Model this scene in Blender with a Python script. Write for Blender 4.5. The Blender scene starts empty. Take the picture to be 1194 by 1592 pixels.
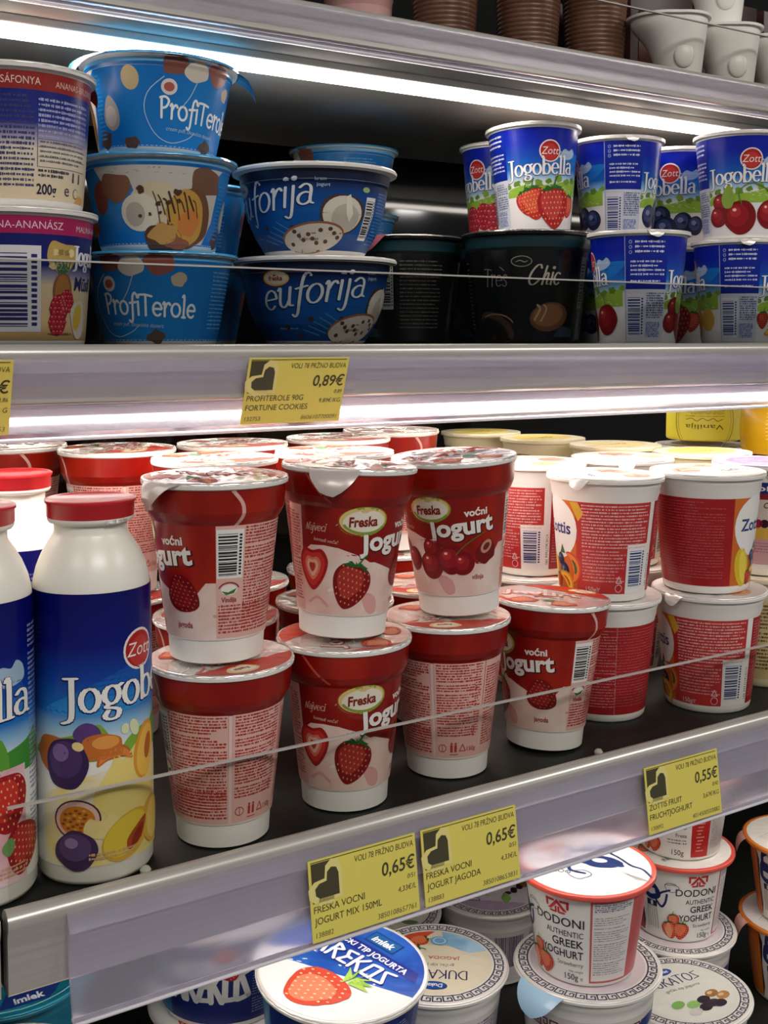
import bpy, bmesh, math, random
from mathutils import Vector, Matrix
from mathutils.geometry import tessellate_polygon
PI = math.pi
SC = bpy.context.scene
COL = SC.collection
random.seed(7)

# ---------------------------------------------------------------- camera, world, lights, exposure
EYE = 1.2424
YAW = math.radians(32.43)
PITCH = math.radians(3.5)
cam_d = bpy.data.cameras.new('camera')
cam_d.sensor_fit = 'VERTICAL'
cam_d.sensor_height = 36.0
cam_d.lens = 36.0 * 1770.0 / 1592.0
cam_d.shift_y = -(796.0 - (530.0 + 1770.0 * math.tan(PITCH))) / 1592.0
cam_d.clip_start = 0.01
cam = bpy.data.objects.new('camera', cam_d)
cam.location = (0, 0, EYE)
cam.rotation_euler = (PI / 2 - PITCH, 0, -YAW)
COL.objects.link(cam)
SC.camera = cam

world = bpy.data.worlds.new('store_light')
SC.world = world
world.use_nodes = True
bg = world.node_tree.nodes['Background']
bg.inputs[0].default_value = (1.0, 0.95, 0.92, 1)
bg.inputs[1].default_value = 0.12

def area_light(name, loc, target, sx, sy, power, color=(1, 1, 1)):
    d = bpy.data.lights.new(name, 'AREA')
    d.shape = 'RECTANGLE'
    d.size = sx
    d.size_y = sy
    d.energy = power
    d.color = color
    o = bpy.data.objects.new(name, d)
    o.location = loc
    v = Vector(target) - Vector(loc)
    o.rotation_euler = v.to_track_quat('-Z', 'Y').to_euler()
    COL.objects.link(o)
    return o

# ceiling luminaires of the aisle, behind and above the photographer
area_light('aisle_lamp', (0.2, -1.6, 2.75), (0.5, 0.6, 1.0), 1.2, 0.35, 26, (1, .96, .9))
area_light('aisle_lamp', (-1.6, -0.9, 2.75), (0.4, 0.6, 1.0), 1.0, 0.3, 9, (1, .96, .9))
area_light('aisle_lamp', (2.4, -1.2, 2.75), (0.6, 0.6, 1.0), 1.0, 0.3, 12, (1, .96, .9))

area_light('far_aisle_lamp', (5.57, -6.35, 2.75), (.66, .985, 1.42), .26, .12, 4, (1, .97, .93))
area_light('far_aisle_lamp', (7.2, -8.82, 2.75), (.66, .985, 1.38), .3, .12, 4, (1, .97, .93))

vs = SC.view_settings
vs.view_transform = 'Standard'
vs.look = 'None'
vs.gamma = 1.0
vs.use_curve_mapping = False
vs.exposure = 0.12
LED_TOP, LED_UPPER, LED_MIDDLE = 14.0, 16.0, 6.5

# ---------------------------------------------------------------- materials
def lin(h):
    h = h.lstrip('#')
    out = []
    for i in (0, 2, 4):
        c = int(h[i:i + 2], 16) / 255.0
        out.append(c / 12.92 if c <= 0.04045 else ((c + 0.055) / 1.055) ** 2.4)
    return (out[0], out[1], out[2], 1.0)

MATS = {}

def mat(name, h, rough=0.4, metal=0.0, spec=0.5, trans=0.0, emit=0.0, sss=0.0, coat=0.0, bump=0.0, bscale=60.0):
    if name in MATS:
        return MATS[name]
    m = bpy.data.materials.new(name)
    m.use_nodes = True
    nt = m.node_tree
    b = nt.nodes['Principled BSDF']
    b.inputs['Base Color'].default_value = lin(h)
    b.inputs['Roughness'].default_value = rough
    b.inputs['Metallic'].default_value = metal
    b.inputs['Specular IOR Level'].default_value = spec
    b.inputs['Transmission Weight'].default_value = trans
    b.inputs['Coat Weight'].default_value = coat
    b.inputs['Coat Roughness'].default_value = 0.08
    if sss:
        b.inputs['Subsurface Weight'].default_value = sss
        b.inputs['Subsurface Radius'].default_value = (.006, .005, .004)
    if emit:
        b.inputs['Emission Color'].default_value = lin(h)
        b.inputs['Emission Strength'].default_value = emit
    if bump:
        tc = nt.nodes.new('ShaderNodeTexCoord')
        n = nt.nodes.new('ShaderNodeTexNoise')
        n.inputs['Scale'].default_value = bscale
        bp = nt.nodes.new('ShaderNodeBump')
        bp.inputs['Strength'].default_value = bump
        bp.inputs['Distance'].default_value = 0.002
        nt.links.new(tc.outputs['Object'], n.inputs['Vector'])
        nt.links.new(n.outputs['Fac'], bp.inputs['Height'])
        nt.links.new(bp.outputs['Normal'], b.inputs['Normal'])
    MATS[name] = m
    return m

def ink(h):
    """a printed colour"""
    return mat('ink_' + h.lstrip('#'), h, 0.33, 0, 0.4)

def grad(name, stops, z0, z1, rough=0.33, cloud=0.0, metal=0.0):
    """print that changes with the height on the pack (object space), e.g. a printed sky"""
    if name in MATS:
        return MATS[name]
    m = mat(name, '#808080', rough, metal, 0.4)
    nt = m.node_tree
    b = nt.nodes['Principled BSDF']
    tc = nt.nodes.new('ShaderNodeTexCoord')
    sp = nt.nodes.new('ShaderNodeSeparateXYZ')
    mr = nt.nodes.new('ShaderNodeMapRange')
    mr.inputs[1].default_value = z0
    mr.inputs[2].default_value = z1
    cr = nt.nodes.new('ShaderNodeValToRGB')
    nt.links.new(tc.outputs['Object'], sp.inputs[0])
    src = sp.outputs[2]
    if cloud:
        n = nt.nodes.new('ShaderNodeTexNoise')
        n.inputs['Scale'].default_value = 45
        n.inputs['Detail'].default_value = 3
        ma = nt.nodes.new('ShaderNodeMath')
        ma.operation = 'MULTIPLY_ADD'
        ma.inputs[1].default_value = cloud
        nt.links.new(tc.outputs['Object'], n.inputs['Vector'])
        nt.links.new(n.outputs['Fac'], ma.inputs[0])
        nt.links.new(sp.outputs[2], ma.inputs[2])
        src = ma.outputs[0]
    nt.links.new(src, mr.inputs[0])
    nt.links.new(mr.outputs[0], cr.inputs[0])
    el = cr.color_ramp.elements
    while len(el) > 1:
        el.remove(el[-1])
    el[0].position = stops[0][0]
    el[0].color = lin(stops[0][1])
    for p, h in stops[1:]:
        e = el.new(p)
        e.color = lin(h)
    nt.links.new(cr.outputs[0], b.inputs['Base Color'])
    return m

def noisy(name, h0, h1, scale, rough=0.4, metal=0.0, lo=.4, hi=.6, bump=0.0, stretch=(1, 1, 1), coat=0.0):
    if name in MATS:
        return MATS[name]
    m = mat(name, h0, rough, metal, 0.5, coat=coat)
    nt = m.node_tree
    b = nt.nodes['Principled BSDF']
    tc = nt.nodes.new('ShaderNodeTexCoord')
    mp = nt.nodes.new('ShaderNodeMapping')
    mp.inputs['Scale'].default_value = stretch
    n = nt.nodes.new('ShaderNodeTexNoise')
    n.inputs['Scale'].default_value = scale
    n.inputs['Detail'].default_value = 4
    cr = nt.nodes.new('ShaderNodeValToRGB')
    cr.color_ramp.elements[0].position = lo
    cr.color_ramp.elements[1].position = hi
    cr.color_ramp.elements[0].color = lin(h0)
    cr.color_ramp.elements[1].color = lin(h1)
    nt.links.new(tc.outputs['Object'], mp.inputs[0])
    nt.links.new(mp.outputs[0], n.inputs['Vector'])
    nt.links.new(n.outputs['Fac'], cr.inputs[0])
    nt.links.new(cr.outputs[0], b.inputs['Base Color'])
    if bump:
        bp = nt.nodes.new('ShaderNodeBump')
        bp.inputs['Strength'].default_value = bump
        bp.inputs['Distance'].default_value = .001
        nt.links.new(n.outputs['Fac'], bp.inputs['Height'])
        nt.links.new(bp.outputs['Normal'], b.inputs['Normal'])
    return m

M_white = mat('white_plastic', '#e9e6e0', 0.35, sss=0.0)
M_milk = mat('white_bottle_plastic', '#ece8de', 0.3)
M_redcap = mat('red_cap_plastic', '#c8242c', 0.3)
M_foil = mat('silver_foil', '#f0ece8', 0.26, 0.7, bump=.2, bscale=200)
M_filmblue = mat('blue_lid_film', '#3f9fd6', 0.15, 0.0, .7, coat=.6)
M_cream = mat('cream_plastic', '#e6d9b4', 0.4)
M_alu = noisy('brushed_aluminium', '#c6c2bb', '#d0ccc5', 12, .28, .5, stretch=(.3, 40, 40))
M_trim = mat('grey_shelf_front', '#9c9a98', .4, .35)
M_dark = noisy('dark_shelf_mat', '#0e100d', '#161814', 90, .5, bump=.1)
M_led = mat('led_diffuser', '#fff7ec', .5, emit=1.0)

def acrylic(name, tint, gloss=.12, rough=.02):
    m = bpy.data.materials.new(name)
    m.use_nodes = True
    nt = m.node_tree
    nt.nodes.remove(nt.nodes['Principled BSDF'])
    out = nt.nodes['Material Output']
    t = nt.nodes.new('ShaderNodeBsdfTransparent')
    t.inputs[0].default_value = tint
    g = nt.nodes.new('ShaderNodeBsdfGlossy')
    g.inputs['Roughness'].default_value = rough
    fr = nt.nodes.new('ShaderNodeLayerWeight')
    fr.inputs[0].default_value = gloss
    mx = nt.nodes.new('ShaderNodeMixShader')
    nt.links.new(fr.outputs['Fresnel'], mx.inputs[0])
    nt.links.new(t.outputs[0], mx.inputs[1])
    nt.links.new(g.outputs[0], mx.inputs[2])
    nt.links.new(mx.outputs[0], out.inputs[0])
    return m

M_riser = acrylic('clear_acrylic', (.93, .93, .92, 1), .06)
M_riser_dark = acrylic('smoked_acrylic', (.74, .75, .75, 1), .1)
M_edge_glint = mat('acrylic_edge_glint', '#b9b3ae', .2, 0, .6)  # pale opaque colour stands in for light caught by the clear edge
M_film = acrylic('clear_film', (.9, .95, 1, 1), .3, .1)

def rail_material():
    m = mat('clear_ticket_plastic', '#efebfa', .22, 0, .6, trans=.82)
    b = m.node_tree.nodes['Principled BSDF']
    b.inputs['IOR'].default_value = 1.22
    nt = m.node_tree
    tc = nt.nodes.new('ShaderNodeTexCoord')
    mp = nt.nodes.new('ShaderNodeMapping')
    mp.inputs['Scale'].default_value = (.6, 90, 90)
    n = nt.nodes.new('ShaderNodeTexNoise')
    n.inputs['Scale'].default_value = 1.5
    bp = nt.nodes.new('ShaderNodeBump')
    bp.inputs['Strength'].default_value = .05
    bp.inputs['Distance'].default_value = .003
    nt.links.new(tc.outputs['Object'], mp.inputs[0])
    nt.links.new(mp.outputs[0], n.inputs['Vector'])
    nt.links.new(n.outputs['Fac'], bp.inputs['Height'])
    nt.links.new(bp.outputs['Normal'], b.inputs['Normal'])
    return m
M_rail = rail_material()

# ---------------------------------------------------------------- objects
def link_mesh(name, bm, mats, parent=None, smooth=True, loc=(0, 0, 0)):
    me = bpy.data.meshes.new(name)
    bm.normal_update()
    bm.to_mesh(me)
    bm.free()
    for m in mats:
        me.materials.append(m)
    if smooth:
        for p in me.polygons:
            p.use_smooth = True
    o = bpy.data.objects.new(name, me)
    COL.objects.link(o)
    o.location = loc
    if parent:
        o.parent = parent
    return o

def thing(name, loc=(0, 0, 0)):
    o = bpy.data.objects.new(name, None)
    o.empty_display_size = .02
    o.location = loc
    COL.objects.link(o)
    return o

def tag(o, label, cat, group=None):
    o['label'] = label
    o['category'] = cat
    if group:
        o['group'] = group
    return o

def copy_tree(o, parent=None):
    c = o.copy()
    COL.objects.link(c)
    if parent:
        c.parent = parent
    for ch in list(o.children):
        copy_tree(ch, c)
    return c

PROTO = {}

def get(kind):
    """first call hands out the built thing itself, later calls a copy of it and its parts"""
    if kind not in PROTO:
        PROTO[kind] = BUILD[kind]()
        return PROTO[kind]
    return copy_tree(PROTO[kind])

def stand(kind, X, Y, Z, seen=0.0, label='', cat='', group=None, tilt=(0, 0), ref=30.0):
    """stand a pack on Z; `seen` = millimetres round the print that face the aisle side"""
    o = get(kind)
    o.location = (X, Y, Z)
    ang = math.atan2(-Y, -X) + PI / 2 - seen / ref
    m = Matrix.Rotation(math.radians(tilt[0]), 4, 'Y') @ Matrix.Rotation(math.radians(tilt[1]), 4, 'X') @ Matrix.Rotation(ang, 4, 'Z')
    o.rotation_euler = m.to_euler()
    tag(o, label, cat, group)
    return o

def bm_box(bm, x0, x1, y0, y1, z0, z1, mi=0, bevel=0.0):
    r = bmesh.ops.create_cube(bm, size=1.0)
    for v in r['verts']:
        v.co = Vector(((x0 + x1) / 2 + v.co.x * (x1 - x0), (y0 + y1) / 2 + v.co.y * (y1 - y0), (z0 + z1) / 2 + v.co.z * (z1 - z0)))
    fs = {f for v in r['verts'] for f in v.link_faces}
    for f in fs:
        f.material_index = mi
    if bevel:
        es = list({e for f in fs for e in f.edges})
        bmesh.ops.bevel(bm, geom=es, offset=bevel, segments=2, affect='EDGES', profile=.5)

def bm_prism(bm, prof, x0, x1, mi=0):
    """closed (y,z) profile swept along x"""
    a = [bm.verts.new((x0, y, z)) for y, z in prof]
    b = [bm.verts.new((x1, y, z)) for y, z in prof]
    n = len(prof)
    fs = [bm.faces.new((a[i], a[(i + 1) % n], b[(i + 1) % n], b[i])) for i in range(n)]
    fs.append(bm.faces.new(a))
    fs.append(bm.faces.new(b[::-1]))
    for f in fs:
        f.material_index = mi
    bmesh.ops.recalc_face_normals(bm, faces=fs)

def bm_lathe(bm, prof, seg=96, mi=0, cap=True):
    """prof: [(r mm, z mm) or (r, z, material index)] bottom to top"""
    rings = []
    for p in prof:
        r, z = p[0] / 1000, p[1] / 1000
        rings.append([bm.verts.new((r * math.cos(2 * PI * i / seg), r * math.sin(2 * PI * i / seg), z)) for i in range(seg)])
    for k in range(len(rings) - 1):
        a, b = rings[k], rings[k + 1]
        m_ = prof[k][2] if len(prof[k]) > 2 else mi
        for i in range(seg):
            f = bm.faces.new((a[i], a[(i + 1) % seg], b[(i + 1) % seg], b[i]))
            f.material_index = m_
    if cap:
        f = bm.faces.new(rings[0][::-1])
        f.material_index = mi
        f = bm.faces.new(rings[-1])
        f.material_index = prof[-1][2] if len(prof[-1]) > 2 else mi

def radius_fn(prof):
    ps = [(p[1], p[0]) for p in prof]
    def R(z):
        if z <= ps[0][0]:
            return ps[0][1]
        for (z0, r0), (z1, r1) in zip(ps, ps[1:]):
            if z0 <= z <= z1 and z1 > z0:
                return r0 + (r1 - r0) * (z - z0) / (z1 - z0)
        return ps[-1][1]
    return R

# ---------------------------------------------------------------- flat printed art in millimetres
TEXT_CACHE = {}

def text_mesh(s, bold=0.0, shear=0.0):
    k = (s, bold, shear)
    if k in TEXT_CACHE:
        return TEXT_CACHE[k]
    c = bpy.data.curves.new('t', 'FONT')
    c.body = s
    c.size = 1.0
    c.offset = bold
    c.shear = shear
    c.resolution_u = 3
    c.fill_mode = 'FRONT'
    o = bpy.data.objects.new('t', c)
    COL.objects.link(o)
    dg = bpy.context.evaluated_depsgraph_get()
    me = bpy.data.meshes.new_from_object(o.evaluated_get(dg))
    vs_ = [(v.co.x, v.co.y) for v in me.vertices]
    fs = [tuple(p.vertices) for p in me.polygons]
    bpy.data.objects.remove(o)
    bpy.data.curves.remove(c)
    bpy.data.meshes.remove(me)
    x0 = min((v[0] for v in vs_), default=0)
    x1 = max((v[0] for v in vs_), default=0)
    TEXT_CACHE[k] = (vs_, fs, x0, x1)
    return TEXT_CACHE[k]

def arc(cx, cy, rx, ry, a0, a1, n=10):
    return [(cx + rx * math.cos(math.radians(a0 + (a1 - a0) * i / n)), cy + ry * math.sin(math.radians(a0 + (a1 - a0) * i / n))) for i in range(n + 1)]

def smooth(pts, n=4, closed=False):
    if len(pts) < 3:
        return list(pts)
    out = []
    N = len(pts)
    rng = range(N) if closed else range(N - 1)
    for i in rng:
        p1, p2 = pts[i], pts[(i + 1) % N]
        p0 = pts[i - 1] if (closed or i > 0) else p1
        p3 = pts[(i + 2) % N] if (closed or i + 2 < N) else p2
        for k in range(n):
            t = k / n
            out.append(tuple(.5 * (2 * p1[j] + (p2[j] - p0[j]) * t + (2 * p0[j] - 5 * p1[j] + 4 * p2[j] - p3[j]) * t * t + (3 * p1[j] - p0[j] - 3 * p2[j] + p3[j]) * t ** 3) for j in (0, 1)))
    if not closed:
        out.append(tuple(pts[-1]))
    return out

# pen strokes of the hand-drawn and serif lettering: (advance, [strokes]); x-height 1
O_ = arc(.42, .5, .36, .48, 90, 450, 16)
GLYPH = {
    'o': (.9, [O_]),
    'e': (.85, [[(.08, .52), (.74, .52)] , arc(.42, .5, .35, .48, 5, 315, 12)]),
    'a': (.9, [arc(.4, .3, .33, .3, 60, 300, 10) + [(.68, .15)], [(.12, .86), (.35, 1), (.6, .9), (.68, .65), (.68, .12), (.84, .0)]]),
    'b': (.92, [[(.02, 1.5), (.14, 1.53), (.14, 0)], arc(.44, .48, .34, .47, 150, -150, 12)]),
    'l': (.42, [[(.04, 1.5), (.18, 1.53), (.18, 0)], [(.05, 0), (.33, 0)]]),
    'g': (.88, [arc(.4, .6, .32, .38, 90, 450, 14), [(.66, .9), (.84, .98)], [(.3, .24), (.16, .1), (.5, .02), (.72, -.12), (.62, -.38), (.3, -.42), (.1, -.28), (.24, -.06)]]),
    'J': (.72, [[(.12, 1.45), (.62, 1.45)], [(.42, 1.45), (.42, .1), (.34, -.3), (.02, -.42)]]),
    'u': (.9, [[(.0, .9), (.14, 1), (.14, .3), (.3, .02), (.52, .1), (.66, .4)], [(.66, 1), (.66, .15), (.85, .05)]]),
    'f': (.6, [[(.72, 1.45), (.56, 1.62), (.38, 1.4), (.3, .7), (.24, -.3), (.08, -.55), (-.06, -.42)], [(.06, .86), (.6, .94)]]),
    'r': (.62, [[(.02, .9), (.14, 1), (.14, 0)], [(.14, .55), (.3, .9), (.48, 1), (.58, .86)]]),
    'i': (.36, [[(.16, 1), (.16, .0)], arc(.17, 1.36, .07, .08, 0, 360, 8)]),
    'j': (.4, [[(.2, 1), (.2, -.3), (.06, -.56), (-.14, -.46)], arc(.22, 1.36, .07, .08, 0, 360, 8)]),
    'P': (.8, [[(.12, 1.45), (.14, 0)], [(.02, 1.4), (.4, 1.5), (.7, 1.25), (.5, .8), (.14, .68)]]),
    'T': (.9, [[(-.1, 1.5), (.4, 1.52), (.9, 1.42)], [(.42, 1.5), (.38, 0)]]),
    'C': (1.3, [[(1.1, 1.3), (.95, 1.58), (.6, 1.5), (.2, .95), (.1, .4), (.3, .02), (.7, .05), (1.1, .4)]]),
    'h': (.86, [[(.3, 1.5), (.14, 0)], [(.18, .5), (.42, .92), (.6, .9), (.6, .55), (.58, .1), (.74, .05)]]),
    'c': (.72, [arc(.4, .5, .32, .48, 50, 320, 12)]),
    's': (.66, [[(.54, .85), (.35, 1), (.14, .85), (.2, .6), (.46, .42), (.52, .15), (.3, 0), (.06, .14)]]),
    'k': (.8, [[(.14, 1.5), (.14, 0)], [(.62, 1), (.16, .48)], [(.28, .58), (.68, 0)]]),
    'n': (.9, [[(.14, 1), (.14, 0)], [(.14, .6), (.36, 1), (.6, .9), (.66, .6), (.66, 0)]]),
    'v': (.76, [[(.04, 1), (.34, 0)], [(.34, 0), (.66, 1)]]),
    't': (.55, [[(.24, 1.35), (.24, .2), (.38, 0), (.54, .08)], [(.02, 1), (.5, 1)]]),
    'N': (1.1, [[(.05, 0), (.2, 1.4)], [(.2, 1.4), (.7, .05)], [(.7, .05), (.95, 1.5), (1.1, 1.4)]]),
    'd': (.9, [arc(.4, .48, .33, .46, 30, 330, 12), [(.72, 1.5), (.72, 0)]]),
    'm': (1.25, [[(.12, 1), (.12, 0)], [(.12, .65), (.36, 1), (.54, .8), (.54, 0)], [(.54, .65), (.8, 1), (1, .8), (1, 0)]]),
    'A': (1, [[(.02, 0), (.45, 1.4)], [(.45, 1.4), (.88, 0)], [(.2, .5), (.7, .5)]]),
    'K': (.95, [[(.1, 0), (.1, 1.4)], [(.8, 1.4), (.12, .65)], [(.3, .8), (.85, 0)]]),
    'U': (1, [[(.1, 1.4), (.1, .4), (.4, 0), (.7, .1), (.8, .5), (.8, 1.4)]]),
    'D': (1.05, [[(.1, 0), (.1, 1.4)], [(.1, 1.4), (.55, 1.35), (.9, .9), (.88, .4), (.5, .03), (.1, 0)]]),
    'O': (1.15, [arc(.55, .7, .48, .7, 90, 450, 18)]),
    'S': (.85, [[(.86, 1.38), (.14, 1.22)], [(.14, 1.22), (.68, .2)], [(.68, .2), (-.08, .08)]]),
    'R': (.9, [[(.1, 0), (.1, 1.4)], [(.1, 1.4), (.75, 1.05)], [(.75, 1.05), (.12, .7)], [(.3, .75), (.85, 0)]]),
    'E': (.9, [[(.76, 1.34), (.1, 1.28)], [(.1, 1.28), (.42, .72)], [(.42, .72), (.1, .08)], [(.1, .08), (.78, .1)], [(.42, .72), (.74, .72)]]),
    '0': (1.05, [[(.1, .1), (.18, 1.25)], [(.18, 1.25), (.92, 1.3)], [(.92, 1.3), (.86, .12)], [(.86, .12), (.1, .1)]]),
    ' ': (.5, []),
}

class Art:
    def __init__(s):
        s.v = []
        s.f = []
        s.mats = []
        s.T = None

    def mi(s, m):
        if isinstance(m, str):
            m = ink(m)
        if m not in s.mats:
            s.mats.append(m)
        return s.mats.index(m)

    def add(s, pts, faces, m, layer):
        k = len(s.v)
        i = s.mi(m)
        if s.T:
            pts = [s.T(p) for p in pts]
        s.v += [(p[0], p[1], layer) for p in pts]
        s.f += [(tuple(k + j for j in f), i) for f in faces]

    def poly(s, pts, m, layer=0, sm=False):
        if sm:
            pts = smooth(pts, 4, True)
        try:
            tr = tessellate_polygon([[Vector((p[0], p[1], 0)) for p in pts]])
        except Exception:
            return
        s.add(pts, tr, m, layer)

    def rect(s, x0, y0, x1, y1, m, layer=0):
        nx = max(1, int((x1 - x0) / 6))
        pts = []
        fs = []
        for i in range(nx + 1):
            x = x0 + (x1 - x0) * i / nx
            pts += [(x, y0), (x, y1)]
        for i in range(nx):
            fs.append((2 * i, 2 * i + 2, 2 * i + 3, 2 * i + 1))
        s.add(pts, fs, m, layer)

    def ell(s, x, y, rx, ry, m, layer=1, rot=0, n=24):
        c, d = math.cos(math.radians(rot)), math.sin(math.radians(rot))
        pts = []
        for i in range(n):
            a = 2 * PI * i / n
            p, q = rx * math.cos(a), ry * math.sin(a)
            pts.append((x + p * c - q * d, y + p * d + q * c))
        s.add([(x, y)] + pts, [(0, i + 1, (i + 1) % n + 1) for i in range(n)], m, layer)

    def blob(s, x, y, r, m, layer=1, wob=.15, seed=0, n=11, sy=1.0):
        rnd = random.Random(seed)
        pts = []
        for i in range(n):
            a = 2 * PI * i / n
            q = r * (1 + rnd.uniform(-wob, wob))
            pts.append((x + q * math.cos(a), y + q * math.sin(a) * sy))
        s.poly(pts, m, layer, True)

    def text(s, t, x, y, size, m, layer=2, bold=0.0, shear=0.0, sx=1.0, align='L', width=None, rot=0.0):
        vs_, fs, x0, x1 = text_mesh(t, bold, shear)
        if width:
            sx = width / (size * max(x1 - x0, 1e-4))
        k = size * sx
        w = (x1 - x0) * k
        ox = x - x0 * k - (0 if align == 'L' else w / 2 if align == 'C' else w)
        c, d = math.cos(math.radians(rot)), math.sin(math.radians(rot))
        pts = []
        for a, b in vs_:
            p, q = ox + a * k - x, b * size
            pts.append((x + p * c - q * d, y + p * d + q * c))
        s.add(pts, fs, m, layer)

    def stroke(s, pts, w, m, layer=2, nib=None, sm=4, n=8):
        a, b = nib if nib else (w / 2, w / 2)
        if sm > 1:
            pts = smooth(pts, sm)
        V = []
        F = []
        def wid(dx, dy):
            l = math.hypot(dx, dy) or 1e-6
            nx, ny = -dy / l, dx / l
            return math.sqrt((a * nx) ** 2 + (b * ny) ** 2), nx, ny
        for (x0, y0), (x1, y1) in zip(pts, pts[1:]):
            h, nx, ny = wid(x1 - x0, y1 - y0)
            k = len(V)
            V += [(x0 + nx * h, y0 + ny * h), (x0 - nx * h, y0 - ny * h), (x1 - nx * h, y1 - ny * h), (x1 + nx * h, y1 + ny * h)]
            F.append((k, k + 1, k + 2, k + 3))
        for (x0, y0) in pts:
            k = len(V)
            V += [(x0 + a * math.cos(2 * PI * i / n), y0 + b * math.sin(2 * PI * i / n)) for i in range(n)]
            F.append(tuple(range(k, k + n)))
        s.add(V, F, m, layer)

    def pen(s, t, x, y, h, m, layer=2, nib=(.16, .07), sx=1.0, shear=0.0, rise=0.0, space=0.0, align='L', sm=3, arcup=0.0):
        """lettering drawn with a broad nib; h = x-height in mm"""
        adv = sum(GLYPH[c][0] + space for c in t) * h * sx
        cx = x - (0 if align == 'L' else adv / 2)
        x00 = cx
        for c in t:
            w, st = GLYPH[c]
            for q in st:
                pts = []
                for (px, py) in q:
                    X_ = cx + (px * sx + py * shear) * h
                    fr = (X_ - x00) / max(adv, .01)
                    pts.append((X_, y + py * h + rise * (X_ - x00) + arcup * math.sin(PI * fr)))
                s.stroke(pts, 0, m, layer, (nib[0] * h, nib[1] * h), 1 if len(q) > 8 or len(q) == 2 else sm, 6)
            cx += (w + space) * h * sx
        return adv

    def lines(s, x0, y0, x1, y1, pitch, m, layer=2, h=.42, seed=0, para=.12, ragged=.25):
        """rows of print too small to read"""
        rnd = random.Random(seed)
        y = y1
        while y - pitch > y0:
            end = x1 - (rnd.random() * ragged * (x1 - x0) if rnd.random() < para * 2 else 0)
            x = x0
            V = []
            F = []
            while x < end - .4:
                w = min(rnd.uniform(.35, 1.7), end - x)
                hh = pitch * h * rnd.uniform(.6, 1.25)
                k = len(V)
                V += [(x, y - pitch * .5 - hh / 2), (x + w, y - pitch * .5 - hh / 2), (x + w, y - pitch * .5 + hh / 2), (x, y - pitch * .5 + hh / 2)]
                F.append((k, k + 1, k + 2, k + 3))
                x += w + (rnd.uniform(.12, .3) if rnd.random() < .68 else rnd.uniform(.5, .9))
            if F:
                s.add(V, F, m, layer)
            y -= pitch
            if rnd.random() < para * .5:
                y -= pitch * .6

    def barcode(s, x0, y0, x1, y1, m='#16181c', bgc='#e6e2de', layer=2, horiz=True, seed=3, digits=True):
        s.rect(x0, y0, x1, y1, bgc, layer)
        rnd = random.Random(seed)
        if horiz:
            y = y0 + (y1 - y0) * .06
            xe = x1 - (x1 - x0) * (.24 if digits else .06)
            while y < y1 - (y1 - y0) * .07:
                w = rnd.choice((.28, .28, .5, .8, 1.0)) * (y1 - y0) / 26
                s.rect(x0 + (x1 - x0) * .07, y, xe, y + w, m, layer + 1)
                y += w + rnd.choice((.3, .3, .5, .8)) * (y1 - y0) / 26
            if digits:
                for i in range(13):
                    yy = y0 + (y1 - y0) * (.07 + .066 * i)
                    s.rect(xe + (x1 - x0) * .07, yy, xe + (x1 - x0) * .17, yy + (y1 - y0) * .04, m, layer + 1)
        else:
            x = x0 + .8
            while x < x1 - .8:
                w = rnd.choice((.25, .25, .45, .7))
                s.rect(x, y0 + (y1 - y0) * .2, x + w, y1 - .5, m, layer + 1)
                x += w + rnd.choice((.25, .3, .5))

    # -- printed fruit
    def strawberry(s, x, y, r, rot=0, layer=2, leaf=True, base='#a8141a', hi='#d4423c', seed='#e8b070'):
        c, d = math.cos(math.radians(rot)), math.sin(math.radians(rot))
        def t(p):
            return (x + r * (p[0] * c - p[1] * d), y + r * (p[0] * d + p[1] * c))
        shape = [(0, -1.05), (.42, -.8), (.78, -.25), (.86, .3), (.62, .72), (.2, .84), (-.2, .84), (-.62, .72), (-.86, .3), (-.78, -.25), (-.42, -.8)]
        s.poly([t(p) for p in shape], base, layer, True)
        s.poly([t((p[0] * .7 - .1, p[1] * .7 + .1)) for p in shape], '#bd2224' if base == '#a8141a' else hi, layer + 1, True)
        s.poly([t((p[0] * .32 - .25, p[1] * .32 + .25)) for p in shape], hi, layer + 2, True)
        for j in range(7):
            yy = -.8 + j * .24
            ww = .8 * math.sqrt(max(0, 1 - ((yy - .15) / 1.1) ** 2))
            k = max(1, int(ww * 5))
            for i in range(-k, k + 1):
                xx = (i + (.5 if j % 2 else 0)) * .2
                if abs(xx) < ww - .06:
                    q = t((xx, yy))
                    s.ell(q[0], q[1], r * .032, r * .05, seed, layer + 3, rot, 6)
        if leaf:
            for a in (-70, -40, -12, 15, 42, 72):
                e = (math.sin(math.radians(a)) * .72, .8 + .42 * math.cos(math.radians(a)) - .25)
                s.poly([t((-.08, .82)), t((e[0] * .5 - .1, e[1] * .6 + .42)), t(e), t((e[0] * .5 + .12, e[1] * .5 + .36)), t((.08, .82))], '#2f7a30' if a % 2 else '#1f5f26', layer + 3)
            s.stroke([t((0, .8)), t((.1, 1.15)), t((.22, 1.35))], r * .07, '#2c6a28', layer + 3)

    def half_strawberry(s, x, y, r, layer=2):
        sh = [(0, -1.05), (.4, -.75), (.72, -.2), (.8, .35), (.5, .8), (0, .72), (-.5, .8), (-.8, .35), (-.72, -.2), (-.4, -.75)]
        for k, (q, m) in enumerate(((1, '#a3161a'), (.82, '#c8322c'), (.56, '#d97a64'), (.4, '#e8b49c'), (.22, '#b83a30'))):
            s.poly([(x + r * q * p[0], y + r * q * p[1]) for p in sh], m, layer + k, True)

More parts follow.
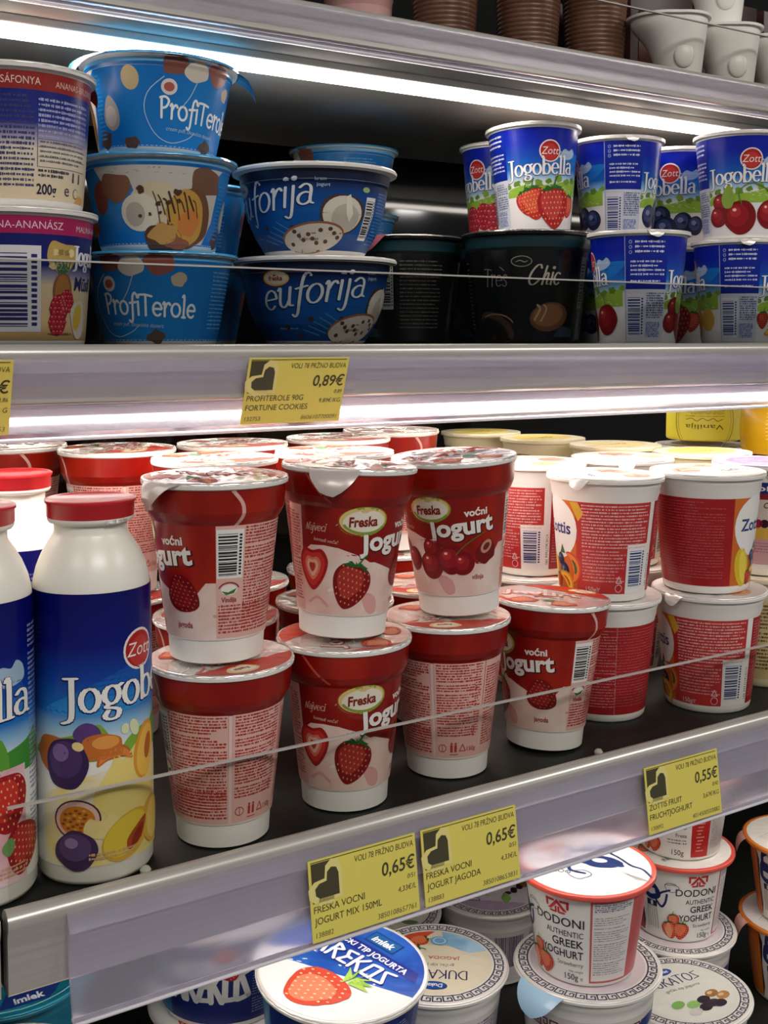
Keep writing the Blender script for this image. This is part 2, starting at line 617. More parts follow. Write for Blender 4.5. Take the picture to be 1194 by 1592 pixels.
    def cherry(s, x, y, r, layer=2, base='#7a0c14', hi='#b32a2c'):
        s.blob(x, y, r, base, layer, .05, int(x * 7 + y))
        s.ell(x - r * .15, y + r * .12, r * .68, r * .66, '#951820', layer + 1)
        s.ell(x - r * .3, y + r * .32, r * .34, r * .3, hi, layer + 2)
        s.ell(x - r * .35, y + r * .45, r * .12, r * .09, '#f0c8c0', layer + 3)

    def berry(s, x, y, r, layer=2, c0='#1d2344', c1='#3a4674', c2='#7f8ab4'):
        s.ell(x, y, r, r, c0, layer)
        s.ell(x - r * .15, y + r * .15, r * .7, r * .66, c1, layer + 1)
        s.ell(x - r * .25, y + r * .3, r * .3, r * .24, c2, layer + 2)
        s.ell(x + r * .1, y + r * .05, r * .2, r * .15, c0, layer + 3)

    def raspberry(s, x, y, r, layer=2):
        s.ell(x, y, r, r * 1.25, '#8e1424', layer)
        for j in range(5):
            for i in range(-2, 3):
                xx = (i + (.5 if j % 2 else 0)) * r * .42
                yy = (j - 2) * r * .46
                if (xx / r) ** 2 + (yy / (1.25 * r)) ** 2 < .85:
                    s.ell(x + xx, y + yy, r * .24, r * .24, '#c02c3c' if (i + j) % 2 else '#a81e30', layer + 1, n=10)
                    s.ell(x + xx - r * .06, y + yy + r * .08, r * .08, r * .07, '#ec9a9a', layer + 2, n=6)

    def wedge(s, x, y, r, rot=0, layer=2, sk='#d8902a', fl='#f0c050', core='#a8402a'):
        """a slice of peach"""
        c, d = math.cos(math.radians(rot)), math.sin(math.radians(rot))
        def t(px, py):
            return (x + r * (px * c - py * d), y + r * (px * d + py * c))
        s.poly([t(-.5, -1), t(.2, -.85), (t(.62, -.3)), t(.66, .3), t(.3, .85), t(-.3, 1.05), t(-.1, .4), t(-.2, -.4)], sk, layer, True)
        s.poly([t(-.4, -.9), t(.12, -.75), (t(.45, -.3)), t(.48, .3), t(.2, .75), t(-.22, .95), t(0, .4), t(-.1, -.4)], fl, layer + 1, True)
        s.poly([t(-.02, -.45), t(.26, -.3), t(.3, .2), t(.08, .5), t(.12, 0)], core, layer + 2, True)

    def greek(s, R, w, m, layer=2, n=36, up=True):
        """a ring of meander keys on a round lid"""
        for i in range(n):
            a0 = 2 * PI * i / n
            da = 2 * PI / n
            pts = [(0, 0), (0, 1), (.78, 1), (.78, .36), (.42, .36), (.42, .66)]
            s.stroke([((R + q * w) * math.cos(a0 + p * da), (R + q * w) * math.sin(a0 + p * da)) for p, q in pts], w * .17, m, layer, sm=1, n=4)
            s.stroke([((R) * math.cos(a0 + p * da), R * math.sin(a0 + p * da)) for p in (0, .5, 1)], w * .17, m, layer, sm=1, n=4)

    def key_band(s, u0, u1, v, w, m, layer=2):
        p = u0
        while p + w * 1.25 <= u1:
            s.stroke([(p, v), (p, v + w), (p + w * .9, v + w), (p + w * .9, v + w * .34), (p + w * .45, v + w * .34), (p + w * .45, v + w * .66)], w * .17, m, layer, sm=1, n=4)
            s.stroke([(p, v), (p + w * 1.25, v)], w * .17, m, layer, sm=1, n=4)
            p += w * 1.25

    def zott(s, x, y, r, layer=3):
        s.ell(x, y, r, r, '#e6dcd8', layer)
        s.ell(x, y, r * .88, r * .88, '#a81c20', layer + 1)
        s.ell(x, y - r * .1, r * .7, r * .72, '#bd3430', layer + 2)
        s.text('Zott', x, y - r * .3, r * .95, '#efe6e2', layer + 3, -.004, .2, .9, 'C')

    # -- onto a surface
    def mesh(s, bm, mats, fn, L=4.0, lift0=.12, dl=.07):
        t = bmesh.new()
        vv = [t.verts.new(p) for p in s.v]
        for f, i in s.f:
            try:
                fc = t.faces.new([vv[j] for j in f])
                fc.material_index = i
            except ValueError:
                pass
        for it in range(7):
            es = [e for e in t.edges if e.calc_length() > L]
            if not es:
                break
            bmesh.ops.subdivide_edges(t, edges=es, cuts=1)
            big = [f for f in t.faces if len(f.verts) > 4]
            if big:
                bmesh.ops.triangulate(t, faces=big)
        remap = []
        for m in s.mats:
            if m not in mats:
                mats.append(m)
            remap.append(mats.index(m))
        new = {}
        for v in t.verts:
            x, y, z = fn(v.co.x, v.co.y, lift0 + dl * v.co.z)
            new[v] = bm.verts.new((x / 1000, y / 1000, z / 1000))
        for f in t.faces:
            u = f.normal
            f.normal_update()
            vs_ = [new[v] for v in f.verts]
            if f.normal.z < 0:
                vs_.reverse()
            try:
                g = bm.faces.new(vs_)
                g.material_index = remap[f.material_index]
            except ValueError:
                pass
        t.free()

def wrap(R, ref):
    def fn(u, v, lift):
        a = -PI / 2 + u / ref
        r = R(v) + lift
        return (r * math.cos(a), r * math.sin(a), v)
    return fn

# ---------------------------------------------------------------- packs
from mathutils import noise as mnoise

def wrinkle(R, z0, amp, seed, dirang=.5):
    c, d = math.cos(dirang), math.sin(dirang)
    def h(x, y):
        p, q = x * c - y * d, x * d + y * c
        k = max(0.0, 1 - (math.hypot(x, y) / R) ** 5)
        n = mnoise.noise(Vector((p * .05, q * .2, seed))) + .5 * mnoise.noise(Vector((p * .11 + 9, q * .36, seed)))
        n += .9 * (1 - 3 * abs(mnoise.noise(Vector((p * .06 - 5, q * .16 + 3, seed)))))
        return z0 + amp * k * n
    return h

def flat(z0):
    return lambda x, y: z0

def make_lid(parent, R, h, m, art=None, skirt=1.0, rings=30, seg=120, name='lid', L=2.5):
    bm = bmesh.new()
    c = bm.verts.new((0, 0, h(0, 0) / 1000))
    prev = None
    for k in range(1, rings + 1):
        r = R * k / rings
        ring = []
        for i in range(seg):
            a = 2 * PI * i / seg
            x, y = r * math.cos(a), r * math.sin(a)
            ring.append(bm.verts.new((x / 1000, y / 1000, h(x, y) / 1000)))
        for i in range(seg):
            if prev is None:
                bm.faces.new((c, ring[i], ring[(i + 1) % seg]))
            else:
                bm.faces.new((prev[i], ring[i], ring[(i + 1) % seg], prev[(i + 1) % seg]))
        prev = ring
    low = []
    for i in range(seg):
        a = 2 * PI * i / seg
        q = R + .25 * math.sin(i * 1.7) * (skirt > .7)
        low.append(bm.verts.new((q * math.cos(a) / 1000, q * math.sin(a) / 1000, (h(0, R) - skirt) / 1000)))
    for i in range(seg):
        bm.faces.new((prev[i], low[i], low[(i + 1) % seg], prev[(i + 1) % seg]))
    mats = [m]
    if art:
        art.mesh(bm, mats, lambda u, v, l: (u, v, h(u, v) + l), L)
    return link_mesh(name, bm, mats, parent)

def make_tab(parent, R, z, ang, w, l, droop, m, pointed=False, art=None):
    """the loose corner of a lid, bent down over the rim"""
    bm = bmesh.new()
    n, k = 8, 10
    ca, sa = math.cos(math.radians(ang)), math.sin(math.radians(ang))
    grid = {}
    for s_ in (0, 1):
        for j in range(k + 1):
            t = j / k
            half = w / 2 * (max(1 - t, .03) if pointed else math.sqrt(max(1 - t * t, .02)) * .9 + .1 * (1 - t))
            for i in range(n + 1):
                p = (i / n * 2 - 1) * half
                out = math.sqrt(max(R * R - p * p, 1)) - .6 + l * (t - .55 * t * t * droop)
                zz = z - droop * l * (t ** 1.5) * .85 - .12 * s_ + .25 * math.sin(p * .8 + t * 3)
                x, y = out * ca - p * sa, out * sa + p * ca
                grid[s_, j, i] = bm.verts.new((x / 1000, y / 1000, zz / 1000))
    for s_ in (0, 1):
        for j in range(k):
            for i in range(n):
                q = [grid[s_, j, i], grid[s_, j + 1, i], grid[s_, j + 1, i + 1], grid[s_, j, i + 1]]
                bm.faces.new(q[::-1] if s_ == 0 else q)
    return link_mesh('pull_tab', bm, [m], parent)

def make_cup(parent, prof, m, art=None, ref=30.0, arts=(), name='cup', seg=128, extra=None, L=4.0):
    bm = bmesh.new()
    bm_lathe(bm, prof, seg)
    mats = list(m) if isinstance(m, (list, tuple)) else [m]
    if art:
        art.mesh(bm, mats, wrap(radius_fn(prof), ref), L)
    return link_mesh(name, bm, mats, parent)

def soften(o, ang=40):
    me = o.data
    for p in me.polygons:
        p.use_smooth = True
    md = o.modifiers.new('edge', 'EDGE_SPLIT')
    md.split_angle = math.radians(ang)
    return o

# ---- fruit yoghurt in the flared red cup
FR = [(21, 0), (22.6, .8), (23.3, 11.5), (24, 12), (30.4, 67.5), (31.8, 69.5), (33.4, 73), (34.4, 84.2), (35.5, 84.7), (35.7, 86.2), (35.2, 86.8), (33.8, 86.9)]
FRH = 88.0

def freska_art(cherry):
    A = Art()
    W = 92
    red = noisy('red_cup_print_glow', '#840d06', '#ae260c', 28, .28, 0, .42, .7, stretch=(1, 1, .5))  # orange mottling puts highlight streaks and translucent glow into the red print
    pink = noisy('pink_cream_print', '#deb8ac', '#ead9d0', 40, .35, 0, .35, .65)
    A.rect(-W, 73, W, 84.1, red, 0)
    A.rect(-W, 69.5, W, 73, red, 0)
    A.rect(-W, 67.5, W, 69.5, red, 0)
    A.rect(-W, 40, W, 67.5, red, 0)
    A.rect(-W, 12.4, W, 40, pink, 0)
    A.stroke([(26, 84), (30, 78), (30.5, 72), (28, 67)], 1.6, '#d8a8a0', 1)
    A.stroke([(-58, 84), (-52, 76), (-46, 70)], 1.2, '#c4503a', 1)
    # cream wave under the lettering
    A.poly([(-63, 40), (-63, 44), (-58, 47.5), (-50, 48), (-42, 47), (-34, 44.5), (-28, 42), (-23, 39)], pink, 1)
    A.poly([(-23, 40.5), (-17, 43), (-10, 36), (-4, 33), (4, 37), (8, 34), (12, 40), (19, 43.5), (19, 44), (19, 40)], red, 1)
    A.poly([(-16, 40.1), (-10, 37), (-3, 30), (3, 30), (9, 34.5), (14, 40.1)], red, 1)
    for i in (0, 1, 2, 6):
        A.stroke([(-60 + i * 13, 18 + (i * 7) % 9), (-54 + i * 13, 21 + (i * 5) % 7), (-48 + i * 13, 17 + (i * 3) % 8)], 1.5, '#ecdcd8' if i % 2 else '#d49c98', 1)
    A.poly([(-28, 24), (-25, 16), (-21, 13), (-17, 15), (-19, 22)], '#d9a09c', 1, True)
    # panel with small print
    A.rect(19, 12.6, 119 - 2 * W, 13, pink, 1) if False else None
    for (a, b, s) in ((33, 64, 1), (67.5, 92, 2), (-92, -87, 3), (-85, -65, 4)):
        A.rect(a - .8, 13, b + .8, 67.2, '#dbaea4', 1)
    A.rect(19, 13, 33, 67.2, '#dbaea4', 1)
    A.lines(33, 17, 64, 66.8, 1.5, '#a62e26', 2, .55, 5)
    A.lines(68, 24, 92, 66.8, 1.5, '#a62e26', 2, .55, 6)
    A.lines(-92, 24, -88, 66.8, 1.5, '#a62e26', 2, .5, 7)
    A.lines(-84.5, 16, -66, 64, 1.5, '#a62e26', 2, .55, 8)
    A.lines(20, 14.5, 64, 29.5, 1.6, '#a62e26', 2, .55, 9)
    A.rect(64.9, 13, 66.6, 67, '#e2c4bf', 2)
    A.barcode(19.3, 42, 32.2, 65.5)
    A.ell(25.5, 36.5, 4.2, 2.6, '#e8e2da', 2)
    A.poly([(21.6, 36), (25, 35.3), (29.5, 37.2), (28, 34.8), (24, 34)], '#3c7434', 3)
    A.stroke(arc(25.5, 36.3, 5.3, 3.7, 20, 160, 8), .7, '#8c3a38', 2, sm=1)
    A.text('Vindija', 25.5, 30.6, 3.4, '#96282c', 3, .02, 0, .85, 'C')
    A.ell(71, 18.5, 2.6, 2.3, '#b04444', 2)
    A.ell(71, 18.5, 2.1, 1.8, '#dbaea4', 3)
    A.stroke([(71, 16.5), (71, 20.5)], .4, '#b04444', 4)
    for i, xx in enumerate((76, 78.6)):
        A.rect(xx, 16.2, xx + 1.6, 20.4, '#b03434', 2)
        A.ell(xx + .8, 21.2, .7, .7, '#b03434', 2)
    A.stroke([(82, 16.8), (86, 16.8), (84, 20.6), (82, 16.8)], .6, '#b04444', 2, sm=1)
    A.text('150g', 87, 16.6, 3.6, '#a03030', 2, .01)
    A.rect(75.6, 14.6, 81, 15.1, '#b04444', 2)
    # lettering
    A.ell(-30, 61, 12.9, 7.6, '#96a03c', 2, 6)
    A.ell(-30.3, 61.3, 12.2, 7, '#d9c27a', 3, 6)
    A.ell(-29.7, 60.7, 10.8, 6, '#e4dccb', 4, 6)
    A.stroke(arc(-30, 61, 12.6, 7.4, 150, 262, 10), .9, '#a03224', 4, sm=1)
    A.stroke(arc(-29.5, 60.8, 10.7, 5.8, 200, 335, 10), 1.3, '#7f9a3a', 5, sm=1)
    A.text('Freska', -30, 58.6, 7, '#7c1c14', 6, .03, .12, .8, 'C', rot=4)
    A.text('voćni', -3.6, 57.6, 5.6, '#e8e0da', 3, .035, 0, 1.05, 'C', rot=3)
    A.text('Jogurt', -31.3, 45.2, 13.6, '#3a1210', 2, .06, 0, 1, 'L', 40.2, 5)
    A.text('Jogurt', -31, 45.6, 13.6, '#e8e1dc', 3, .035, 0, 1, 'L', 39, 5)
    A.pen('Na', -61, 55.2, 2.5, '#d8b4a4', 2, (.07, .05), .9, .25)
    A.stroke([(-43.6, 58.6), (-42.4, 59.6)], .35, '#d8b4a4', 2)
    A.pen('jveci', -56.9, 55, 2.7, '#d8b4a4', 2, (.07, .05), .95, .25)
    A.text('komadi voća!', -56, 50.2, 2.6, '#dcb8ac', 2, 0, .25, .95, rot=-5)
    if cherry:
        for (x, y, r) in ((-30, 39.5, 6), (-31, 30, 8), (-18.5, 33, 8.4), (-11, 30.5, 6.6)):
            A.cherry(x, y, r, 3)
        A.stroke([(-15.5, 36), (-9, 42), (2, 48)], .8, '#6a5a2a', 6)
        A.blob(4, 37, 7, '#6e1216', 3, .2, 4)
        A.ell(3.4, 39.4, 4.4, 3.2, '#c08a72', 4, 40)
        A.ell(3.4, 39.4, 2.6, 1.7, '#6a2420', 5, 40)
        A.cherry(-55, 36, 7, 3)
        A.cherry(-46, 32, 7, 3)
        A.text('višnja', -2, 21.5, 4, '#a04048', 3, .015, 0, .9, 'C')
    else:
        A.half_strawberry(-57, 36.5, 11.6, 3)
        A.strawberry(-34.5, 28.5, 12.4, -18, 3, True, '#7e0e12', '#a83028', '#d88a60')
        A.strawberry(.5, 34, 10.4, 60, 3, False, '#780c10', '#8e1a1a', '#c47058')
        A.text('jagoda', 1, 18, 4.2, '#a03a40', 3, .02, 0, .9, 'C')
    return A

def freska_lid_art(seed, R=35.4):
    A = Art()
    rnd = random.Random(seed)
    A.poly([(R * .97 * math.cos(math.radians(a)), R * .97 * math.sin(math.radians(a))) for a in range(10, 131, 8)], '#b3301f', 0)
    A.poly([(R * .97 * math.cos(math.radians(a)), R * .97 * math.sin(math.radians(a))) for a in range(195, 256, 8)], '#b8402c', 0)
    A.ell(16, 22, 9, 5.5, '#d8c088', 1, -20)
    A.ell(16, 22, 7.2, 4, '#e4d8c0', 2, -20)
    A.text('Freska', 16, 20.4, 4, '#8a2418', 3, .03, .1, .8, 'C', rot=-20)
    A.text('Jogurt', -6, -2, 15, '#a8463c', 1, .06, 0, 1, 'C', 48, 8)
    A.text('Jogurt', -6, -1.6, 15, '#d4c6c0', 2, .02, 0, 1, 'C', 47, 8)
    A.strawberry(-14, -20, 9, 100, 1, False, '#b04a3a', '#cf7a62')
    A.strawberry(10, -22, 8, 80, 1, False, '#a83c30', '#cf7a62')
    A.poly([(-4, -16), (0, -20), (5, -17), (1, -13)], '#4d7a48', 3, True)
    for i in range(9):
        a = rnd.uniform(0, 6.28)
        r0 = rnd.uniform(6, 26)
        x, y = r0 * math.cos(a), r0 * math.sin(a)
        A.stroke([(x, y), (x + 4, y + 1.5), (x + 8, y + 1)], rnd.uniform(.5, 1.4), rnd.choice(('#c0584a', '#d9d2cc', '#b54a3e')), 3)
    return A

def build_freska(cherry=False, tab=None, seed=1.0, amp=.75, pointed=False):
    r = thing('yogurt_cup')
    soften(make_cup(r, FR, M_white, freska_art(cherry), 29.0))
    h = wrinkle(35.4, 87.5, amp, seed, .4 + seed)
    make_lid(r, 35.4, h, M_foil, freska_lid_art(int(seed * 10)), 1.1)
    if tab is not None:
        make_tab(r, 35.2, 87.3, tab, 27, 16, .95, mat('lid_tab_white', '#cfc4bf', .3, .3), pointed)
    return r

# ---- drinking yoghurt bottle
def build_bottle(kind):
    r = thing('yogurt_drink_bottle')
    prof = [(22, 0), (25, .8), (26.2, 3), (26.3, 130), (26, 134), (24.6, 140), (22.2, 146), (19, 151.5), (17, 154.5), (16.4, 156), (16.4, 159.6), (18.6, 160.4), (19.4, 161.6), (19.4, 162.6), (15, 162.8)]
    soften(make_cup(r, prof, M_milk), 50)
    c = [(17, 162.4), (19.2, 162.5), (19.6, 163), (19.7, 168.6), (20.4, 169.2), (20.4, 170.4), (19.6, 170.9), (18.6, 170.9), (18, 170.4), (0.5, 170.1)]
    soften(make_cup(r, c, M_redcap, name='cap'), 50)
    f = Art()
    bm = bmesh.new()
    for a in range(12):
        t0 = -.3 + a * .05
        q = [(19.8 + .2 * math.sin(a * 2.1), t0, 162.3 - .35 * math.sin(a * 1.3)), (20.1, t0, 160.9), (20.1, t0 + .05, 160.9 + .3 * math.sin(a)), (19.8, t0 + .05, 162.3)]
        bm.faces.new([bm.verts.new((R_ * math.cos(-PI / 2 + t) / 1000, R_ * math.sin(-PI / 2 + t) / 1000, z / 1000)) for R_, t, z in q])
    o = link_mesh('foil_seal', bm, [M_foil], r)
    A = Art()
    W = 83.3
    sky = grad('drink_sleeve_sky', [(0, '#dcdcd2'), (.42, '#e2e2da'), (.5, '#8db9d6'), (.56, '#1c6cb8'), (.68, '#0c3c98'), (.8, '#06126e'), (1, '#04065c')], 0.012, .132, .3)
    A.rect(-W, 9.5, W, 131, sky, 0)
    A.poly([(-38, 78), (-20, 90), (0, 98), (20, 102), (36, 100), (36, 82)], grad('drink_sleeve_glow', [(0, '#2f8fd0'), (.5, '#1458ac'), (1, '#0a2c86')], .078, .104), 1, True)
    A.poly([(22, 99), (28, 104), (33, 103), (36, 106), (40, 103), (40, 97), (30, 95)], '#9fb6cc', 2, True)
    A.pen('Jogobella', -31, 78.4, 10.6, '#0a1a5a', 2, (.17, .1), 1.0, 0, .05, .02)
    A.pen('Jogobella', -30.9, 78.6, 10.6, '#eceae6', 3, (.125, .05), 1.0, 0, .05, .02)
    A.zott(6, 104, 9.4, 2)
    for (u0, g0, g1) in ((-34, '#7fa03c', '#a4b84a'), (30, '#3f8a30', '#6cae3c')):
        A.poly([(u0 - 12, 58), (u0 - 10, 64), (u0, 67), (u0 + 12, 70), (u0 + 20, 73), (u0 + 24, 58)], g0, 1, True)
    A.poly([(6, 58), (10, 66), (20, 72), (28, 73), (30, 58)], '#5a9a34', 2, True)
    A.poly([(-4, 62), (2, 67), (10, 68), (12, 58), (-2, 56)], '#79a838', 2, True)
    if kind == 'plum':
        A.poly([(-42, 9.6), (-42, 40), (-30, 48), (-14, 52), (6, 56), (30, 50), (40, 40), (40, 9.6)], noisy('cream_splash', '#ddd6c4', '#e2cf78', 55, .35, 0, .4, .6), 2)
        A.poly([(-18, 40), (-10, 54), (-7, 60), (-4, 56), (4, 62), (10, 56), (14, 30), (-4, 26), (-12, 32)], '#e0cc78', 3, True)
        A.blob(-36, 60, 9, '#b8642a', 3, .1, 2)
        A.wedge(-8, 58, 8, 100, 3, '#b8622a', '#d88038', '#c0702e')
        A.blob(-20, 68, 6, '#5a3a78', 3, .08, 5)
        A.blob(-14, 63, 10, '#c06a2c', 4, .12, 3, sy=.6)
        A.ell(-12, 65, 6, 3, '#dd9448', 5)
        A.blob(-29.5, 56, 10.4, '#35204c', 5, .06, 7, sy=1.15)
        A.ell(-30, 58, 8, 8.4, '#4a2f64', 6)
        A.ell(-32, 61, 4, 4, '#7d5f98', 7)
        A.ell(-24, 64, 2.6, 2, '#e6cf8a', 7, -20)
        A.ell(9, 57, 7.5, 13, '#d8962e', 4, -12)
        A.ell(9.5, 56.5, 6.4, 11.8, '#e6b650', 5, -12)
        A.ell(11, 58, 2.6, 6, '#b0602a', 6, -12)
        A.ell(2, 69, 2.4, 4, '#d8dcb0', 4, 20)
        A.ell(-3, 69.5, 2, 2.4, '#d8dcb0', 4)
        A.ell(-25, 31, 10.6, 9, '#4a2438', 4)
        A.ell(-25, 31, 9.8, 8.3, '#e0b8a8', 5)
        A.ell(-25, 30.6, 8, 6.6, '#c8791e', 6)
        for i in range(26):
            a, q = i * 2.4, 6.6 * math.sqrt((i + .5) / 26)
            A.ell(-25 + q * math.cos(a), 30.6 + q * .8 * math.sin(a), .9, .6, '#8a4a14' if i % 3 else '#e0a040', 7, n=8)
        A.poly([(-22, 25), (-20, 31), (-14, 30), (-10, 33), (-6, 28), (-8, 22), (-16, 22)], '#e6d28c', 8, True)
        A.blob(-25.5, 17, 9.6, '#41294f', 9, .06, 9, sy=.95)
        A.ell(-26, 18.5, 7.2, 6.2, '#59406c', 10)
        A.ell(-27.5, 20.5, 3, 2.4, '#8f78a4', 11)
        A.ell(-2, 21, 13.5, 9.6, '#d2a63a', 9, 35)
        A.ell(-3, 21.5, 12, 8.2, '#dcc23e', 10, 35)
        A.poly([(-2, 14), (5, 18), (8, 27), (2, 24), (-3, 19)], '#a8481e', 11, True)
        A.poly([(-1, 15), (4, 18), (6, 24), (1, 21)], '#8a3018', 12, True)
        A.ell(14, 23, 8, 11, '#d8a83a', 9)
        A.ell(15, 23, 6.5, 9.6, '#e6c460', 10)
        A.lines(-20, 11.5, 2, 16, 1.8, '#caa078', 12, .6, 4)
    else:
        pk = noisy('pink_splash', '#d8a6ac', '#e6c8cc', 50, .35, 0, .4, .6)
        A.poly([(-42, 9.6), (-42, 56), (-28, 62), (-10, 58), (4, 60), (14, 62), (22, 66), (26, 60), (40, 60), (40, 9.6)], pk, 2)
        A.strawberry(29, 46, 13.5, 5, 3, False, '#a01620', '#c8302c')
        A.strawberry(0, 48, 12, -10, 3, True, '#a01620', '#d23a3c')
        A.strawberry(39, 24, 12, -20, 3, False, '#9a1820', '#b83230')
        A.strawberry(17, 18, 10, 30, 3, True, '#9a1820', '#c43a3a')
        A.poly([(27, 26), (31, 30), (33, 26), (30, 22)], '#6c9a54', 7, True)
        A.lines(14, 12, 40, 18, 1.8, '#d0a080', 8, .6, 4)
    A.lines(44, 20, 66, 120, 2.2, '#8890b8', 1, .5, 3)
    A.barcode(69, 40, 80, 80)
    bm = bmesh.new()
    s = [(26.45, 9), (26.5, 9.5), (26.5, 131), (26.45, 131.5)]
    bm_lathe(bm, s, 128, 0, False)
    mats = [sky]
    A.mesh(bm, mats, wrap(lambda z: 26.5, 26.5))
    link_mesh('sleeve_label', bm, mats, r)
    return r

# ---- small round cup with printed wrap (blue sky fruit yoghurt)
JB = [(26, 0), (27.2, .8), (27.6, 3), (34.6, 77), (35, 78.6), (37.3, 79), (37.5, 80.4), (36.8, 81), (35, 81.1)]

def build_jogo(fruit):
    r = thing('yogurt_cup')
    A = Art()
    W = 100.6
    sky = grad('cup_sky', [(0, '#d9d4d6'), (.3, '#e4e0e0'), (.46, '#dcdcda'), (.53, '#7fb0d8'), (.6, '#1763b4'), (.72, '#0f3fa6'), (.84, '#0a209c'), (1, '#08189a')], 0.0, .079, .3)
    A.rect(-W, 2.8, W, 77.5, sky, 0)
    for s in (-50, 50):
        A.T = lambda p, s=s: (p[0] + s - (0 if s < 0 else 0), p[1])
        A.T = lambda p, s=s: ((p[0] + s + 100 + 50) % 200 - 100 if False else p[0] + (0 if s < 0 else 100), p[1])
        off = 0 if s < 0 else 100
        def T(p, off=off):
            u = p[0] + off
            return (u, p[1])
        A.T = T
        A.poly([(-4, 48), (10, 46), (26, 49), (35, 56), (35, 60), (14, 58)], '#1a6ec0', 1, True)
        A.poly([(9, 57), (13, 62), (18, 61), (22, 63), (25, 59), (20, 55), (11, 54)], '#9fb8d4', 2, True)
        A.lines(7, 55, 24, 61, 3, '#b8cadc', 3, .3, 4)
        A.poly([(-36, 30), (-30, 33), (-20, 35), (-8, 34), (4, 35.5), (16, 38), (28, 40), (34, 40), (34, 28), (-36, 26)], '#8fb43a', 1)
        for i in range(9):
            A.blob(-34 + i * 8.5, 34.4 + (i % 3) * 1.2 + i * .55, 2.6 + (i * 5 % 4) * .3, ('#6c9230', '#5b8428', '#7a9c36')[i % 3], 2, .3, i, sy=.8)
        A.pen('Jogobella', -32.6, 40.8, 8.4, '#0a2468', 3, (.155, .085), .92, 0, .05, .02)
        A.pen('Jogobella', -32.5, 41, 8.4, '#e8e6e8', 4, (.115, .045), .92, 0, .05, .02)
        A.zott(.5, 60, 8.4, 3)
        if fruit == 'strawberry':
            A.strawberry(-18, 22, 10, 12, 2, True, '#b8242a', '#d8503e')
            A.strawberry(22, 20, 9, -14, 2, True, '#b8242a', '#d8503e')
            A.strawberry(-12, 22, 13, 10, 4, True, '#b82a20', '#d4503a')
            A.strawberry(5, 19, 16.5, 4, 8, True, '#a81a22', '#c03a3a')
        elif fruit == 'raspberry':
            for (x, y, q) in ((-24, 16, 9), (-9, 18, 10), (6, 21, 9), (18, 20, 10), (29, 22, 8)):
                A.raspberry(x, y, q, 2 if x != 18 else 5)
        elif fruit == 'cherry':
            A.cherry(-23, 27, 7.5, 2)
            A.cherry(-26, 17, 8, 4)
            A.cherry(-7, 16, 13, 6)
            A.cherry(18, 19, 11, 5)
            A.stroke([(-6, 26), (-8, 36), (2, 42), (16, 36), (18, 29)], .8, '#5a7a34', 8)
            A.poly([(-20, 24), (-22, 32), (-16, 41), (-12, 32), (-14, 24)], '#84a23e', 8, True)
        elif fruit == 'blueberry':
            for (x, y, q) in ((-22, 20, 9), (-8, 25, 9), (-4, 14, 11), (12, 19, 9), (24, 17, 8)):
                A.berry(x, y, q, 2 if y > 18 else 6)
        else:
            A.wedge(-16, 18, 12, -20, 2)
            A.wedge(6, 19, 13, 10, 5, '#d88a2a', '#f0b44a', '#b8582a')
            A.ell(22, 20, 8, 9, '#d8a83a', 2)
            A.strawberry(-28, 20, 7, 0, 2)
        A.T = None
    for u in (36, -64):
        A.rect(u, 2.9, u + 30, 40, '#c9ccd8' if fruit in ('strawberry', 'cherry') else '#c4c8d6', 3)
        A.rect(u, 40, u + 30, 77.4, '#0b2390', 3)
        A.rect(u, 3, u + .5, 77.4, '#97a2c8', 4)
        for i in range(3):
            A.ell(u + 4, 66 + i * 3.6, 1.1, 1.3, '#8f9ad0', 4)
            A.ell(u + 4, 66 + i * 3.6, .6, .8, '#0b2390', 5)
        A.lines(u + 7, 63, u + 27, 75, 3.4, '#ccd0e6', 4, .42, 2 + int(u))
        A.lines(u + 4, 44, u + 28, 61, 3, '#c4c9e4', 4, .45, 3 + int(u))
        A.barcode(u + 1, 6, u + 14, 37, '#2a3c7e', '#d4d2da', 4)
        A.lines(u + 15.5, 18, u + 29, 38, 1.7, '#4a5684', 4, .6, 5 + int(u))
        A.lines(u + 15.5, 5, u + 27, 17, 1.1, '#3d52a8', 4, .6, 6 + int(u))
    soften(make_cup(r, JB, M_white, A, 32.0))
    h = wrinkle(37, 81.6, .25, 3.3)
    L = Art()
    L.ell(8, 6, 15, 10, '#b84a44', 0)
    L.text('Zott', 8, 4, 9, '#e8dcd8', 1, .01, .1, 1, 'C')
    L.ell(-14, -14, 9, 7, '#c88a80', 0)
    make_lid(r, 37.3, h, mat('white_foil', '#e9e3df', .35, .35), L, .9)
    make_tab(r, 37, 81.4, 10, 14, 6, 1.0, mat('white_foil', '#e9e3df', .35, .35))
    return r

def build_jogo_panel():
    return build_jogo('peach')

# ---- white cup with red text panels
ZT = [(26.5, 0), (27.4, 1), (28, 4), (33.6, 64), (34.4, 66), (34.6, 70), (35.2, 71), (35.4, 74), (37.5, 74.6), (37.7, 76.2), (37, 77), (35.2, 77.1)]

